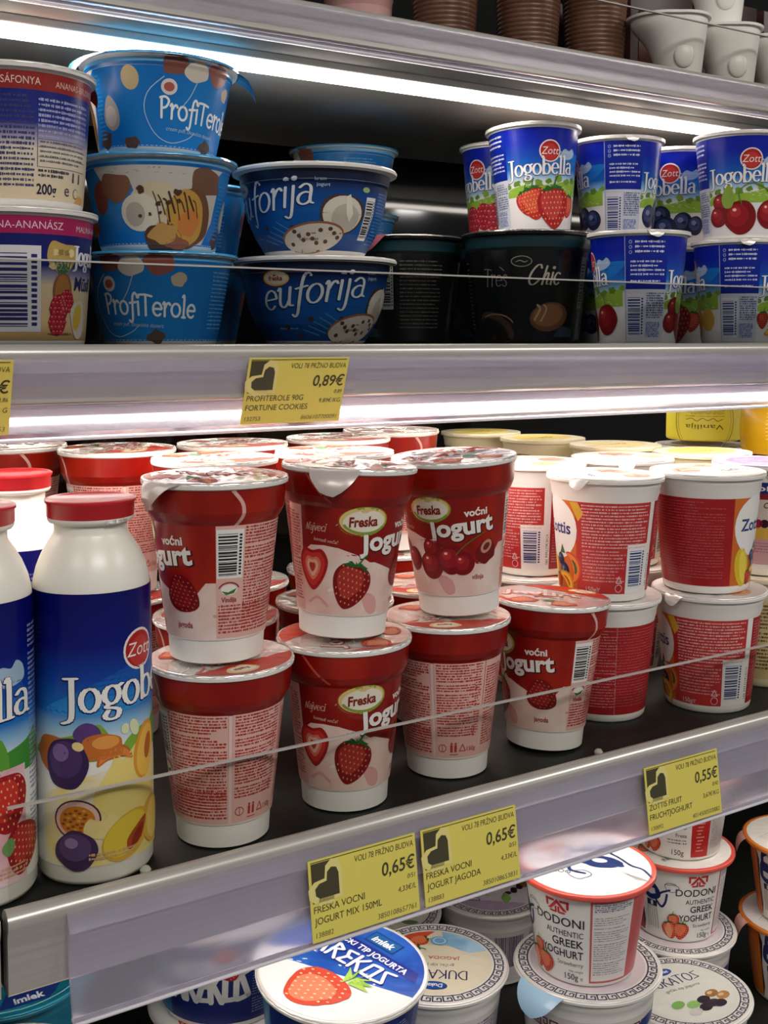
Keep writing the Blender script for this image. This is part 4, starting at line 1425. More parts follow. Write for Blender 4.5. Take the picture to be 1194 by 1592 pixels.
def build_dukatos(kind):
    r = thing('yogurt_tub')
    A = Art()
    W = 126
    body = '#d6cfca'
    A.rect(-W, 4, W, 47.5, '#cfc8c6', 0)
    if kind in ('grape', 'currant', 'nut'):
        A.rect(-30, 4, 62, 46, grad('tub_violet_print', [(0, '#4a7a94'), (.3, '#6a5a94'), (.6, '#5a3a84'), (1, '#cfc8c6')], .006, .05), 1)
        A.key_band(-24, 60, 37, 6, '#241c54', 2)
        A.barcode(-62, 10, -36, 44, '#3a2c5c', '#cfc8cc', 2, False)
        A.rect(-30, 18, 60, 24, '#3f8a9c', 2)
    else:
        A.key_band(-60, 62, 37, 6, '#6a2c28', 2)
    A.lines(64, 8, 118, 44, 2, '#5a4c84', 2, .5, 3)
    A.lines(-120, 8, -66, 44, 2, '#5a4c84', 2, .5, 4)
    A.ell(44, 40, 9, 4, '#26407c', 3)
    A.text('DUKATOS', 20, 26, 9, '#1c2a5c', 3, .0, 0, 1, 'C', 46)
    soften(make_cup(r, DK, M_white, A, 40.0), 45)
    L = Art()
    fill = {'strawberry': '#ddd3bb', 'nut': '#d8d8d0', 'grape': '#d6d6d2', 'currant': '#d2ccd4', 'almond': '#d9dccb', 'plain': '#d0c4c8'}[kind]
    L.ell(0, 0, 46, 46, '#dedad4', 0, n=60)
    L.ell(0, 0, 36.5, 36.5, fill, 1, n=60)
    L.greek(38.3, 5.4, '#3a3c54', 2, 40)
    if kind != 'plain':
        L.pen('DUKATOS', 1, 10, 6.6, '#2c2f5e', 4, (.07, .05), .92, 0, 0, .05, 'C')
        L.text('grčki tip jogurta', 2, 2.8, 4.4, '#8c8a84', 4, 0, 0, 1, 'C')
        L.ell(0, 27, 8.6, 4.4, '#1d3f86', 4)
        L.ell(0, 27, 7.8, 3.7, '#27509c', 5)
        L.text('Dukat', 0, 25.2, 5, '#d8dce4', 6, .03, .1, .9, 'C')
    if kind == 'strawberry':
        L.text('JAGODA', -16, -6, 5.2, '#c8705c', 4, .01)
        L.strawberry(18, -14, 8.4, 95, 4, True, '#c8442c', '#df7048')
        L.strawberry(12, -24, 7.4, 110, 4, True, '#c8442c', '#df7048')
        L.poly([(36 * math.cos(math.radians(a)), 36 * math.sin(math.radians(a))) for a in range(272, 325, 6)] + [(20, -12)], '#cf5034', 2)
        L.poly([(36 * math.cos(math.radians(a)), 36 * math.sin(math.radians(a))) for a in range(205, 268, 6)] + [(-6, -20), (-22, -12)], noisy('blue_cloth_print', '#7fb0d4', '#a8cce4', 60, .35), 3)
        L.ell(-2, -24, 6, 5.4, '#6fa6d0', 8)
        L.stroke(arc(-2, -24, 4, 3.6, 0, 560, 24), .7, '#d0e0ea', 9, sm=1)
    elif kind in ('grape', 'currant'):
        for i in range(16):
            L.ell(-6 + (i * 7) % 22, -14 - (i * 5) % 15, 3, 2.8, '#2a1c2e' if i % 3 else '#493250', 4, n=14)
        L.poly([(8, -6), (14, -4), (22, -8), (18, -14), (10, -12)], '#7fa858', 5, True)
        L.poly([(-24, -12), (-16, -8), (-6, -11), (-14, -16)], '#8cb468', 5, True)
        L.poly([(4, -28), (14, -24), (24, -28), (12, -32)], '#8a6a3c', 5, True)
        if kind == 'currant':
            L.poly([(36 * math.cos(math.radians(a)), 36 * math.sin(math.radians(a))) for a in range(120, 240, 8)], '#b6a0bc', 2)
    elif kind == 'nut':
        for (x, y, c_) in ((-14, -12, '#7fae5c'), (-4, -16, '#8cba68'), (6, -14, '#2c2230'), (10, -20, '#3a2c36'), (2, -22, '#2c2230'), (16, -10, '#9c6c3c'), (22, -15, '#b4824c'), (14, -22, '#2c2230'), (-8, -24, '#c8c4c0')):
            L.ell(x, y, 5.6, 4, c_, 4, 20)
            L.ell(x - 1, y + 1, 2.6, 1.6, '#d8b888' if c_ in ('#9c6c3c', '#b4824c') else c_, 5, 20)
    elif kind == 'almond':
        L.wedge(2, -14, 12, 80, 4, '#d8a868', '#e0bc88', '#c88a50')
        L.poly([(14, -20), (22, -18), (28, -22), (20, -25)], '#6c7c54', 5, True)
        L.poly([(-34, 4), (-20, 8), (-16, -10), (-32, -16)], '#c4d0a4', 3, True)
    h = wrinkle(46, 63.5, .15, 9.1)
    make_lid(r, 46.8, h, mat('white_foil', '#e9e3df', .35, .35), L, .7)
    if kind == 'plain':
        make_tab(r, 46.2, 63.2, 232, 34, 20, .8, mat('pale_blue_tab', '#9fc0da', .2), False)
    return r

# ---- blue tub with angular lettering
AR = [(36, 0), (38, .9), (39, 4), (44, 54), (44.4, 56), (47.4, 56.6), (47.8, 58.2), (47, 59), (44, 59.1)]

def build_arekos(front=True):
    r = thing('yogurt_tub')
    A = Art()
    A.rect(-128.9, 4, 128.9, 53.6, '#142468', 0)
    A.lines(10, 8, 40, 50, 1.7, '#8a9cc4', 2, .4, 3)
    A.lines(44, 8, 74, 50, 1.7, '#8a9cc4', 2, .4, 4)
    A.pen('AREK0S', -40, 18, 14, '#d4d4d2', 2, (.13, .11), .62, 0)
    A.rect(-70, 4.2, -44, 53, '#1b6e9c', 1)
    A.strawberry(-5, 40, 9, 30, 3, True)
    soften(make_cup(r, AR, M_white, A, 41.0), 45)
    L = Art()
    bl = noisy('blue_foil_print', '#1a48a8', '#2f6ccc', 30, .3, .2)
    L.ell(0, 0, 45.6, 45.6, '#dedfe0', 0, n=60)
    c = [(45.4 * math.cos(math.radians(a)), 45.4 * math.sin(math.radians(a))) for a in range(-35, 166, 6)]
    L.poly(c, bl, 1)
    L.T = lambda p: (p[0] * math.cos(-.78) - p[1] * math.sin(-.78), p[0] * math.sin(-.78) + p[1] * math.cos(-.78))
    L.poly([(-36, 17.5), (38, 17.5), (34, 25.5), (-32, 25.5)], '#1a2a84', 2)
    L.text('GRČKI TIP JOGURTA', 1, 19, 6.2, '#dfe2ea', 3, .025, 0, 1, 'C', 56)
    L.pen('AREK0S', 1, 2, 9.2, '#1a2a84', 2, (.16, .14), .95, 0, 0, .08, 'C')
    L.pen('AREK0S', .4, 2.6, 9.2, '#eceef0', 3, (.11, .1), .95, 0, 0, .08, 'C')
    L.rect(-10, 28, 12, 39, '#16367c', 3)
    L.rect(-9, 29, 11, 38, '#1f5a9c', 4)
    L.text('imlek', 1, 30.6, 7.6, '#e4e8ec', 5, .03, .12, .9, 'C')
    L.T = None
    L.strawberry(-14, -18, 19, 68, 4, False, '#c8452f', '#df7a5a', '#f0c0a0')
    for a in (0, 25, 50, 75, 105, 130):
        x, y = 4 + 2 * math.cos(math.radians(a)), -14 + 2 * math.sin(math.radians(a))
        L.poly([(x - 3, y - 2), (x + 12 * math.cos(math.radians(a - 50)), y + 12 * math.sin(math.radians(a - 50))), (x + 3, y + 2)], '#86b03e' if a % 2 else '#a4c254', 8)
    h = wrinkle(46, 59.6, .25, 11.1)
    make_lid(r, 47.4, h, mat('white_foil', '#e9e3df', .35, .35), L, .9)
    return r

# ---- background packs
def build_plain_cup(name, prof, body, lid_m, bands=(), script=None, ref=30, art=None, lid_art=None, amp=.3):
    r = thing(name)
    A = art or Art()
    for z0, z1, m in bands:
        A.rect(-PI * ref, z0, PI * ref, z1, m, 0)
    soften(make_cup(r, prof, body, A if A.v else None, ref), 45)
    R = max(p[0] for p in prof)
    zt = max(p[1] for p in prof)
    make_lid(r, R - .2, wrinkle(R, zt + .5, amp, R * .37), lid_m, lid_art, .8)
    return r

def build_cream_cup():
    A = Art()
    A.zott(6, 60, 8, 1)
    A.ell(30, 38, 13, 10, '#c8a050', 1)
    A.lines(-84, 10, -40, 66, 2.2, '#6a5a44', 1, .45, 5)
    L = Art()
    L.ell(0, 0, 30, 24, '#e2cc6c', 0)
    L.text('Zott', 0, -4, 10, '#a03a30', 1, .02, 0, 1, 'C')
    return build_plain_cup('yogurt_cup', ZT, M_cream, mat('cream_foil', '#e6dcc0', .35, .25), art=A, lid_art=L, ref=32.5)

def build_vanilla():
    r = thing('dessert_tub')
    prof = [(34, 0), (35.5, .8), (36, 3), (36, 20), (35.6, 78), (34.6, 80.5), (32, 81)]
    A = Art()
    yl = '#eedd4e'
    A.rect(-112, 3, 112, 78, yl, 0)
    bl = '#6a6418'
    A.stroke(arc(0, 30, 29, 48, 0, 360, 40), .7, bl, 2, sm=1)
    A.stroke(arc(0, 30, 26, 46, 0, 360, 40), .3, bl, 2, sm=1)
    A.T = lambda p: (-p[0], 44 - p[1])
    A.text('Vanilija', 0, 20, 9.5, bl, 2, .005, 0, .9, 'C', 36)
    A.stroke([(-17, 12), (-12, 15), (-8, 11), (-3, 14), (2, 11), (7, 15), (12, 11), (17, 13)], .8, bl, 2)
    A.lines(-19, -4, 19, 9, 2.2, bl, 2, .35, 4)
    A.lines(-8, -12, 14, -6, 2.6, bl, 2, .5, 5)
    A.T = None
    soften(make_cup(r, prof, mat('yellow_plastic', '#ecd83e', .3), A, 36.0), 45)
    bm = bmesh.new()
    bm_lathe(bm, [(35, 81.2), (37, 81.4), (37, 84), (36, 84.6), (1, 84.6)], 96)
    soften(link_mesh('lid', bm, [mat('yellow_plastic', '#ecd83e', .3)], r), 40)
    return r

def build_yellow_tub():
    r = thing('dessert_tub')
    prof = [(36, 0), (40, 1), (42, 8), (43, 30), (41, 52), (38, 60), (34, 62)]
    A = Art()
    for i in range(8):
        A.stroke([(-20, 18 + i * 4), (-4, 20 + i * 4.4), (18, 19 + i * 4)], 1, '#e4c868', 1)
    soften(make_cup(r, prof, mat('amber_plastic', '#d6a416', .25), A, 42.0), 45)
    bm = bmesh.new()
    bm_lathe(bm, [(33, 62.2), (36, 62.4), (36, 65), (1, 65.4)], 96)
    soften(link_mesh('lid', bm, [mat('yellow_plastic', '#ecd83e', .3)], r), 40)
    return r

def build_cake_cup():
    A = Art()
    A.rect(-102, 34, 102, 66, '#d8d0c2', 0)
    A.rect(-102, 58, 102, 66, '#16307c', 1)
    A.text('Jogobella', 0, 60, 6, '#e4e6ee', 2, .02, 0, 1, 'C', 44)
    A.rect(-102, 54, 102, 58, '#8a2430', 1)
    A.text('Cake', 4, 48, 5.6, '#4a3c34', 2, .01, .15, .9, 'C')
    for i in range(20):
        A.ell(-40 + i * 4.4, 37 + (i * 5) % 5, 3, 3, ('#2c1420', '#4a1626', '#9a2034')[i % 3], 2, n=14)
    A.rect(-102, 26, 102, 34, '#d8b048', 0)
    A.rect(-102, 8, 102, 26, '#c8a0a4', 0)
    A.lines(-50, 14, 50, 24, 2, '#a4606a', 1, .35, 3)
    L = Art()
    L.ell(0, 0, 28, 28, '#8a6fae', 0)
    L.lines(-22, -10, 22, 10, 3, '#d8d0e0', 1, .4, 3)
    return build_plain_cup('yogurt_cup', ZT, M_white, mat('lilac_foil', '#b8a8cc', .35, .2), art=A, lid_art=L, ref=32.5)

def build_text_cup():
    A = Art()
    A.rect(-102, 6, 102, 62, '#d8c48c', 0)
    A.lines(-60, 12, 60, 60, 2.6, '#6a5c3c', 1, .5, 3)
    A.barcode(64, 8, 78, 40)
    return build_plain_cup('yogurt_cup', ZT, M_cream, mat('cream_foil', '#e6dcc0', .35, .25), art=A, ref=32.5)

def build_ribbed():
    r = thing('pudding_cup')
    prof = [(21, 0), (22, .6)]
    z = 2.0
    while z < 44:
        R = 22.4 + z * .09
        prof += [(R, z), (R + .55, z + .6), (R + .55, z + 1.3), (R, z + 1.9)]
        z += 2.2
    prof += [(27, 46), (29.5, 46.6), (29.6, 48), (27, 48.4)]
    br = noisy('brown_pudding_plastic', '#5a3a2c', '#7c5644', 60, .35, 0, .35, .65)
    soften(make_cup(r, prof, br), 60)
    bm = bmesh.new()
    for i in range(4):
        a = PI / 4 + i * PI / 2
        v = []
        for (R, z) in ((22.9, 1), (26.6, 45)):
            for s in (-.02, .02):
                v.append(bm.verts.new((R * math.cos(a + s) / 1000 * 1.005, R * math.sin(a + s) / 1000 * 1.005, z / 1000)))
        bm.faces.new((v[0], v[1], v[3], v[2]))
    link_mesh('seam', bm, [br], r)
    make_lid(r, 29.4, wrinkle(29, 48.8, .3, 2.0), mat('gold_foil', '#b89a5a', .3, .8))
    return r

def build_white_pot():
    """white moulded pot with one side scooped in under its flange"""
    r = thing('dessert_pot')
    bm = bmesh.new()
    secs = []
    N = 56
    rows = [(0, 0), (.5, .01), (3, .02), (8, .04), (13, .08), (18, .16), (23, .3), (27, .48), (31, .72), (34, .93), (36, 1.0), (38, 1.02), (39.4, 1.02)]
    side = math.radians(140)
    def ring(z, t, grow=0.0):
        out = []
        for i in range(N):
            a = 2 * PI * i / N
            q = max(0.0, math.cos(a - side))
            R_ = 15.5 + 5.5 * z / 39.4 + 15 * t * q ** 1.6 + grow
            out.append(bm.verts.new((R_ * math.cos(a) / 1000, R_ * math.sin(a) / 1000, z / 1000)))
        return out
    for z, t in rows:
        secs.append(ring(z, t))
    for a, b in zip(secs, secs[1:]):
        for i in range(N):
            bm.faces.new((a[i], a[(i + 1) % N], b[(i + 1) % N], b[i]))
    bm.faces.new(secs[0][::-1])
    bm.faces.new(secs[-1])
    pm = mat('frosted_white_plastic', '#f4f1ea', .35)
    link_mesh('pot', bm, [pm], r)
    bm = bmesh.new()
    lo, hi = ring(39.5, 1.05, 2.2), ring(41, 1.05, 2.2)
    for i in range(N):
        bm.faces.new((lo[i], lo[(i + 1) % N], hi[(i + 1) % N], hi[i]))
    bm.faces.new(lo[::-1])
    bm.faces.new(hi)
    soften(link_mesh('flange', bm, [pm], r), 40)
    bm = bmesh.new()
    bmesh.ops.create_uvsphere(bm, u_segments=20, v_segments=10, radius=.0075)
    for v in bm.verts:
        d, z_ = v.co.y * .35 + .0168, v.co.z * 1.0 + .016
        w_ = v.co.x
        ca, sa = math.cos(math.radians(236)), math.sin(math.radians(236))
        v.co = Vector((d * ca - w_ * sa, d * sa + w_ * ca, z_))
    link_mesh('boss', bm, [pm], r)
    return r

def build_brown_box():
    r = thing('dessert_carton')
    bm = bmesh.new()
    bm_box(bm, -.04, .04, -.035, .035, 0, .09, 0, .001)
    soften(link_mesh('carton', bm, [noisy('dark_brown_card', '#2e1712', '#4a261c', 18, .4)], r), 40)
    bm = bmesh.new()
    bm_box(bm, -.03, .03, -.0358, -.035, .02, .07, 0)
    link_mesh('front_print', bm, [mat('brown_print', '#5a2c20', .4)], r)
    return r

def build_pink_cup():
    return build_plain_cup('yogurt_cup', [(p[0] * .8, p[1] * .7) for p in ZT], mat('pink_plastic', '#cf9a98', .35), mat('white_foil', '#e9e3df', .35, .35), [(5, 40, '#d8a8a6')], ref=26)

def build_teal_tub():
    L = Art()
    L.ell(0, 0, 45, 45, noisy('teal_foil_print', '#12708c', '#2490a8', 30, .25, .3), 0, n=48)
    L.poly([(-4, -42), (22, -36), (28, -24), (0, -28)], '#16307c', 2)
    L.text('imlek', 12, -36, 8, '#dce4ec', 3, .03, .1, .9, 'C', rot=14)
    L.stroke(arc(0, 0, 43.6, 43.6, 200, 360, 20), .8, '#8cc8d8', 2, sm=1)
    return build_plain_cup('yogurt_tub', AR, mat('teal_plastic', '#1a6f8a', .3), mat('teal_lid_foil', '#167a96', .25, .3), [(4, 50, '#14607c')], ref=41, lid_art=L)

def build_nut_tub():
    L = Art()
    L.ell(0, 0, 45, 45, '#cfc8bc', 0, n=48)
    L.text('KONSK', 6, 24, 9, '#33404c', 2, .02, 0, 1, 'C', 30, 24)
    L.poly([(22, 30), (34, 22), (42, 8), (30, 6), (20, 16)], '#6a3c20', 2, True)
    L.poly([(18, 12), (28, 6), (34, -4), (22, -2)], '#d8b23c', 3)
    L.poly([(14, -36), (26, -20), (40, -16), (36, -30), (24, -38)], '#d8b23c', 2)
    L.poly([(20, -26), (28, -14), (40, -12), (34, -24)], '#6a3c20', 3)
    L.stroke([(22, -22), (30, -20), (36, -15)], 1.2, '#a86a38', 4)
    return build_plain_cup('yogurt_tub', AR, M_white, mat('white_foil', '#e9e3df', .35, .35), [(4, 50, '#c8c0b0')], ref=41, lid_art=L)

BUILD = {
    'jagoda_tab': lambda: build_freska(False, -100, 1.0, 1.0, True),
    'jagoda_front_tab': lambda: build_freska(False, -178, 2.3, 1.0),
    'jagoda': lambda: build_freska(False, None, 4.1, .45),
    'cherry': lambda: build_freska(True, None, 3.2, 1.0),
    'bottle_plum': lambda: build_bottle('plum'),
    'bottle_strawberry': lambda: build_bottle('strawberry'),
    'jogo_strawberry': lambda: build_jogo('strawberry'),
    'jogo_raspberry': lambda: build_jogo('raspberry'),
    'jogo_cherry': lambda: build_jogo('cherry'),
    'jogo_blueberry': lambda: build_jogo('blueberry'),
    'jogo_peach': lambda: build_jogo('peach'),
    'zottis': build_zottis,
    'profi': build_profi,
    'profi_torn': lambda: build_profi(True),
    'euforija': build_euforija,
    'chic': build_chic,
    'chic_tab': build_chic_tab,
    'musli_cranberry': lambda: build_musli('cranberry'),
    'musli_raspberry': lambda: build_musli('raspberry'),
    'dodoni_en': lambda: build_dodoni('strawberry', 'EN'),
    'dodoni_es': lambda: build_dodoni('strawberry', 'ES'),
    'dodoni_orange': lambda: build_dodoni('peach', 'EN'),
    'duk_strawberry': lambda: build_dukatos('strawberry'),
    'duk_nut': lambda: build_dukatos('nut'),
    'duk_currant': lambda: build_dukatos('currant'),
    'duk_almond': lambda: build_dukatos('almond'),
    'duk_plain': lambda: build_dukatos('plain'),
    'arekos': build_arekos,
    'cream': build_cream_cup,
    'vanilla': build_vanilla,
    'yellow_tub': build_yellow_tub,
    'cake': build_cake_cup,
    'text_cup': build_text_cup,
    'ribbed': build_ribbed,
    'white_pot': build_white_pot,
    'brown_box': build_brown_box,
    'pink_cup': build_pink_cup,
    'teal_tub': build_teal_tub,
    'nut_tub': build_nut_tub,
}

# ---------------------------------------------------------------- the refrigerated display
def led(strength):
    m = mat('led_diffuser_%g' % strength, '#fff6ea', .5, emit=strength)
    return m

def shelf(name, label, x0, x1, z_top, lip_z, y_lip, y_back, thick, riser=True, rail=None, strip=None, riser_m=None, clips=(), rx0=None, added_back_strip=None):
    """shelf board with front trim, acrylic riser, ticket rail and light strip below"""
    r = thing(name, (0, 0, 0))
    tag(r, label, 'shelf')
    bm = bmesh.new()
    bm_box(bm, x0, x1, y_lip + .008, y_back, z_top - thick, z_top, 0, .0008)
    soften(link_mesh('shelf_board', bm, [M_dark], r), 40)
    # sheet metal underside panel, made white on the lower shelves to bounce light
    bm = bmesh.new()
    bm_box(bm, x0, x1, y_lip + .012, y_back, z_top - thick - .0012, z_top - thick - .0002, 0)
    link_mesh('underside_panel', bm, [mat('grey_sheet_metal', '#8d8d8b', .35, .4) if z_top > 1.4 else mat('white_bounce_metal', '#dedcd6', .45)], r)
    bm = bmesh.new()
    yb = y_lip + .0075
    prof = [(yb, z_top - thick), (y_lip + .001, z_top - thick), (y_lip, z_top - thick + .001), (y_lip, lip_z - .011)]
    for k in range(11):
        a = math.radians(200 - k * 20)
        prof.append((y_lip + .0035 + .0052 * math.cos(a), lip_z - .0052 + .0052 * math.sin(a)))
    prof.append((yb, lip_z - .006))
    bm_prism(bm, prof, x0, x1)
    soften(link_mesh('front_trim', bm, [M_alu], r), 30)
    if riser:
        h = .0405
        bm = bmesh.new()
        bm_box(bm, x0 + .003, x1, y_lip + .0079, y_lip + .0095, z_top + .0004, lip_z + h)
        ro = link_mesh('riser', bm, [riser_m or M_riser], r, False)
        bm = bmesh.new()
        bm_box(bm, x0 + .003, x1, y_lip + .0078, y_lip + .0096, lip_z + h, lip_z + h + .0009)
        link_mesh('polished_edge', bm, [M_edge_glint], ro, False)
        for cx in clips:
            bm = bmesh.new()
            bm_lathe(bm, [(1.2, 0), (2.4, .6), (2.6, 2), (1.6, 3.4), (.4, 3.8)], 16)
            for v in bm.verts:
                v.co = Vector((v.co.x + cx + .002, v.co.y + y_lip + .0125, v.co.z + z_top + .0016))
            bm_box(bm, cx - .011, cx + .011, y_lip + .0098, y_lip + .0128, z_top + .0002, z_top + .0016, 0, .0004)
            soften(link_mesh('riser_clip', bm, [mat('clip_plastic', '#b9bcb4', .2)], r), 40)
    if rail:
        (yt, zt), (yb_, zb) = rail
        t = .0022
        X0 = rx0 if rx0 is not None else x0
        bm = bmesh.new()
        bm_prism(bm, [(yt, zt), (yt - .0008, zt - .004), (yt - .0035, zt - .0075), (yt - .001, zt - .0125), (yb_, zb + .0025), (yb_ - .0012, zb), (yb_ + t, zb), (yb_ + t, zb + .003), (yt + t, zt - .0125), (yt + t, zt)], X0, x1)
        soften(link_mesh('ticket_rail', bm, [M_rail], r), 50)
        bm = bmesh.new()
        bm_box(bm, X0, x1, yb_ - .0022, yb_ + t + .001, zb - .0016, zb - .0002, 0, .0004)
        link_mesh('rail_lower_lip', bm, [mat('white_rail_lip', '#dcd8e2', .25)], r)
    for y0, y1, s in [q for q in (strip, added_back_strip) if q]:  # the rear one, where given, is an added lamp out of view
        zu = z_top - thick - .0014
        bm = bmesh.new()
        bm_box(bm, x0 + .01, x1, y0 - .003, y1 + .003, zu - .005, zu, 0, .0008)
        bo = link_mesh('light_strip', bm, [mat('strip_housing', '#d5d3cf', .4)], r, False)
        bm = bmesh.new()
        bm_box(bm, x0 + .012, x1 - .002, y0, y1, zu - .0072, zu - .0051, 0)
        link_mesh('light_diffuser', bm, [led(s)], bo, False)
    return r

XL, XR = 0.1135, 1.7
shelf('display_shelf', 'uppermost shelf, with brown pudding cups and white moulded pots above a bright light strip', -.3, XR, 1.4505, 1.4525, .63, .98, .021, True, ((.6285, 1.449), (.633, 1.427)), (.672, .698, LED_TOP))
shelf('display_shelf', 'shelf at eye level carrying blue dessert bowls and small blue yogurt cups', -.3, XR, 1.2385, 1.2408, .552, .98, .027, True, ((.549, 1.2345), (.561, 1.1945)), (.574, .598, LED_UPPER), M_riser_dark, added_back_strip=(.80, .82, 8.0))  # rear strip is added, unseen, to brighten the packs at the back
shelf('display_shelf', 'shelf of red yogurt cups and drink bottles with yellow price tags on its rail', XL, XR, 1.0, 1.006, .469, .98, .03, True, ((.466, 1.0005), (.460, .9565)), (.515, .541, LED_MIDDLE), None, (.176, .452), .1375)
shelf('display_shelf', 'shelf end at the left edge of the photo, beside the drink bottles', -.6, XL - .003, 1.0, 1.006, .469, .98, .03, False)
bm = bmesh.new()
bm_box(bm, -.6, XR, .41, .98, .700, .716, 0, .001)
o = thing('display_shelf')
tag(o, 'lowest shelf with white and blue tubs of greek style yogurt', 'shelf')
soften(link_mesh('shelf_board', bm, [M_dark], o), 40)
bm = bmesh.new()
bm_box(bm, -.6, XR, .40, .4095, .695, .73, 0, .001)
soften(link_mesh('front_trim', bm, [M_alu], o), 40)

bm = bmesh.new()
bm_box(bm, -.6, XR, .985, 1.0, .6, 1.8)
w = link_mesh('wall_back', bm, [mat('black_gloss_panel', '#0b0c0c', .05, 0, .5)], None, False)
w['kind'] = 'structure'

# ---------------------------------------------------------------- price tags
def heart(A, x, y, s, m, layer):
    A.poly([(x + s * a, y + s * b) for a, b in ((0, -.5), (.5, -.5), (.5, .25), (.42, .45), (.22, .5), (.04, .36), (0, .06), (-.3, .02), (-.48, -.14), (-.46, -.38), (-.3, -.5))], m, layer, False)

def price_tag(x, y, z, tilt, rows, price, small, per, code, num, label):
    W, H = 61.0, 38.0
    A = Art()
    dk = '#4a4632'
    A.rect(1.2, H - 1.3, W - 1.5, H - .9, dk, 1)
    A.rect(1.4, H - 16.5, 13, H - 1.6, dk, 1)
    A.poly([(4, H - 22), (5.5, H - 16), (13, H - 16), (13, H - 22)], '#e6da8a', 2)
    heart(A, 8.4, H - 10.6, 19, '#e6da8a', 2)
    heart(A, 9.4, H - 11.6, 13.4, dk, 3)
    A.rect(1.4, H - 20, 2.6, H - 16.5, dk, 1)
    A.text('VOLI 78 PRŽNO BUDVA', W - 1.5, H - 6, 4.2, dk, 2, -.005, .1, 1, 'R', 34)
    A.text(price, W - 1, H - 16.5, 9, dk, 2, .012, .12, .92, 'R')
    A.text(small, W - 1.4, H - 21, 3.2, dk, 2, -.004, .2, .9, 'R')
    A.text(per, W - 1.4, H - 26.4, 3.6, dk, 2, -.002, .15, .95, 'R')
    A.text(rows[0], 1.6, H - 24.6, 4.6, dk, 2, .0, .05, .92)
    A.text(rows[1], 1.6, H - 30, 4.6, dk, 2, .0, .05, .92)
    A.text(code, 2, H - 36, 3.4, '#6a6446', 2, -.004, .1, 1)
    A.text(num, W - 2, H - 36.2, 3.6, '#6a6446', 2, -.004, .15, 1, 'R')
    bm = bmesh.new()
    bm_box(bm, 0, W / 1000, 0, .0004, 0, H / 1000)
    mats = [mat('yellow_ticket_card', '#e4d566', .45)]
    A.mesh(bm, mats, lambda u, v, l: (u, -l * .6, v), 60)
    o = link_mesh('price_tag', bm, mats, None, False, (x, y, z))
    o.rotation_euler = (tilt, 0, 0)
    tag(o, label, 'price tag', 'yellow price tags in the shelf rails')
    return o
t_up = math.atan2(.0085, .0245)
t_mid = math.atan2(-.006, .044)
price_tag(.2615, .5556, 1.1975, t_up, ('PROFITEROLE 90G', 'FORTUNE COOKIES'), '0,89€', '0,89', '9,89€/KG', '132753', '8606107700091', 'yellow price tag reading 0,89€ under the blue dessert bowls')
price_tag(.0788, .5556, 1.1975, t_up, ('ZOTT JOGOBELLA', 'MIX MUSLI 200G'), '0,86€', '0,86', '4,30 G', '131004', '5906040063153', 'yellow price tag cut off by the left edge of the photo')
price_tag(0.2508, .4571, .9585, t_mid, ('FRESKA VOCNI', 'JOGURT MIX 150ML'), '0,65€', '0/51', '4,33€/L', '138882', '3850108657761', 'yellow price tag reading JOGURT MIX at 0,65€')
price_tag(0.3153, .4571, .9585, t_mid, ('FRESKA VOCNI', 'JOGURT JAGODA'), '0,65€', '0/51', '4,33€/L', '138883', '3850108653831', 'yellow price tag reading JOGURT JAGODA at 0,65€')
price_tag(0.4713, .4571, .9585, t_mid, ('ZOTTIS FRUIT', 'FRUCHTJOGHURT'), '0,55€', '0/42', '3,67€/KG', '130092', '4014500503882', 'yellow price tag reading 0,55€ right of the others on the lower rail')

# ---------------------------------------------------------------- shelf at eye level
U = 1.2389
g = 'blue dessert bowls stacked three high'
S = stand
o = S('musli_raspberry', .172, .652, U, -15, 'lower cup at the far left, magenta rim print and large barcode, orange lid tab', 'yogurt cup', None, ref=38)
o.scale = (1, 1, 1.04)
o = S('musli_cranberry', .172, .652, U + .0752, -15, 'upper cup at the far left printed 200g with dark red rim band', 'yogurt cup', None, ref=38)
o.scale = (1, 1, 1.04)
PH = .0572
S('profi', .2653, .68, U, 24, 'bottom blue bowl of the front stack of three, beside the barcode cup', 'dessert bowl', g, ref=40)
S('profi', .2653, .68, U + PH, -99, 'middle blue bowl of the front stack, turned to its cream puff picture', 'dessert bowl', g, ref=40)
S('profi_torn', .2653, .68, U + 2 * PH, -13, 'topmost blue bowl of the front stack, loose lid corners sticking out', 'dessert bowl', g, (1.5, 0), ref=40)
S('profi', .33, .79, U, 60, 'lower of two blue bowls half hidden behind the front stack of three', 'dessert bowl', 'blue dessert bowls behind the front stacks', ref=40)
S('profi', .33, .79, U + PH, 58, 'upper of two blue bowls half hidden behind the front stack of three', 'dessert bowl', 'blue dessert bowls behind the front stacks', ref=40)
for k, l in enumerate(('lowest', 'middle', 'top')):
    S('profi', .52, .885, U + k * PH, 40 + 9 * k, l + ' blue bowl of the stack behind the dark blue white-rimmed bowls', 'dessert bowl', 'blue dessert bowls behind the front stacks', ref=40)
o = S('euforija', .3823, .69, U, -9, 'lower dark blue white-rimmed bowl, whole script word and oval badge in view', 'dessert bowl', 'dark blue white-rimmed bowls', ref=46)
o.scale = (1, 1, .89)
o = S('euforija', .3823, .69, U + .0594, 26, 'upper dark blue white-rimmed bowl showing half a coconut', 'dessert bowl', 'dark blue white-rimmed bowls', ref=46)
o.scale = (1, 1, .89)
gc = 'black dessert bowls'
for k, X, Y, c, l in (('chic', .570, .69, -2, 'black dessert bowl with pale script lettering under the strawberry cup'),
                      ('chic_tab', .510, .775, 60, 'black dessert bowl with shiny foil lid behind the dark blue bowls'),
                      ('chic', .614, .787, 60, 'black dessert bowl hidden behind the other two black bowls')):
    o = S(k, X, Y, U, c, l, 'dessert bowl', gc, ref=44)
    o.scale = (1, 1, 1.07)
CT = U + .0796 * 1.07 + .0008
gj = 'small blue fruit yogurt cups'
JH = .0826
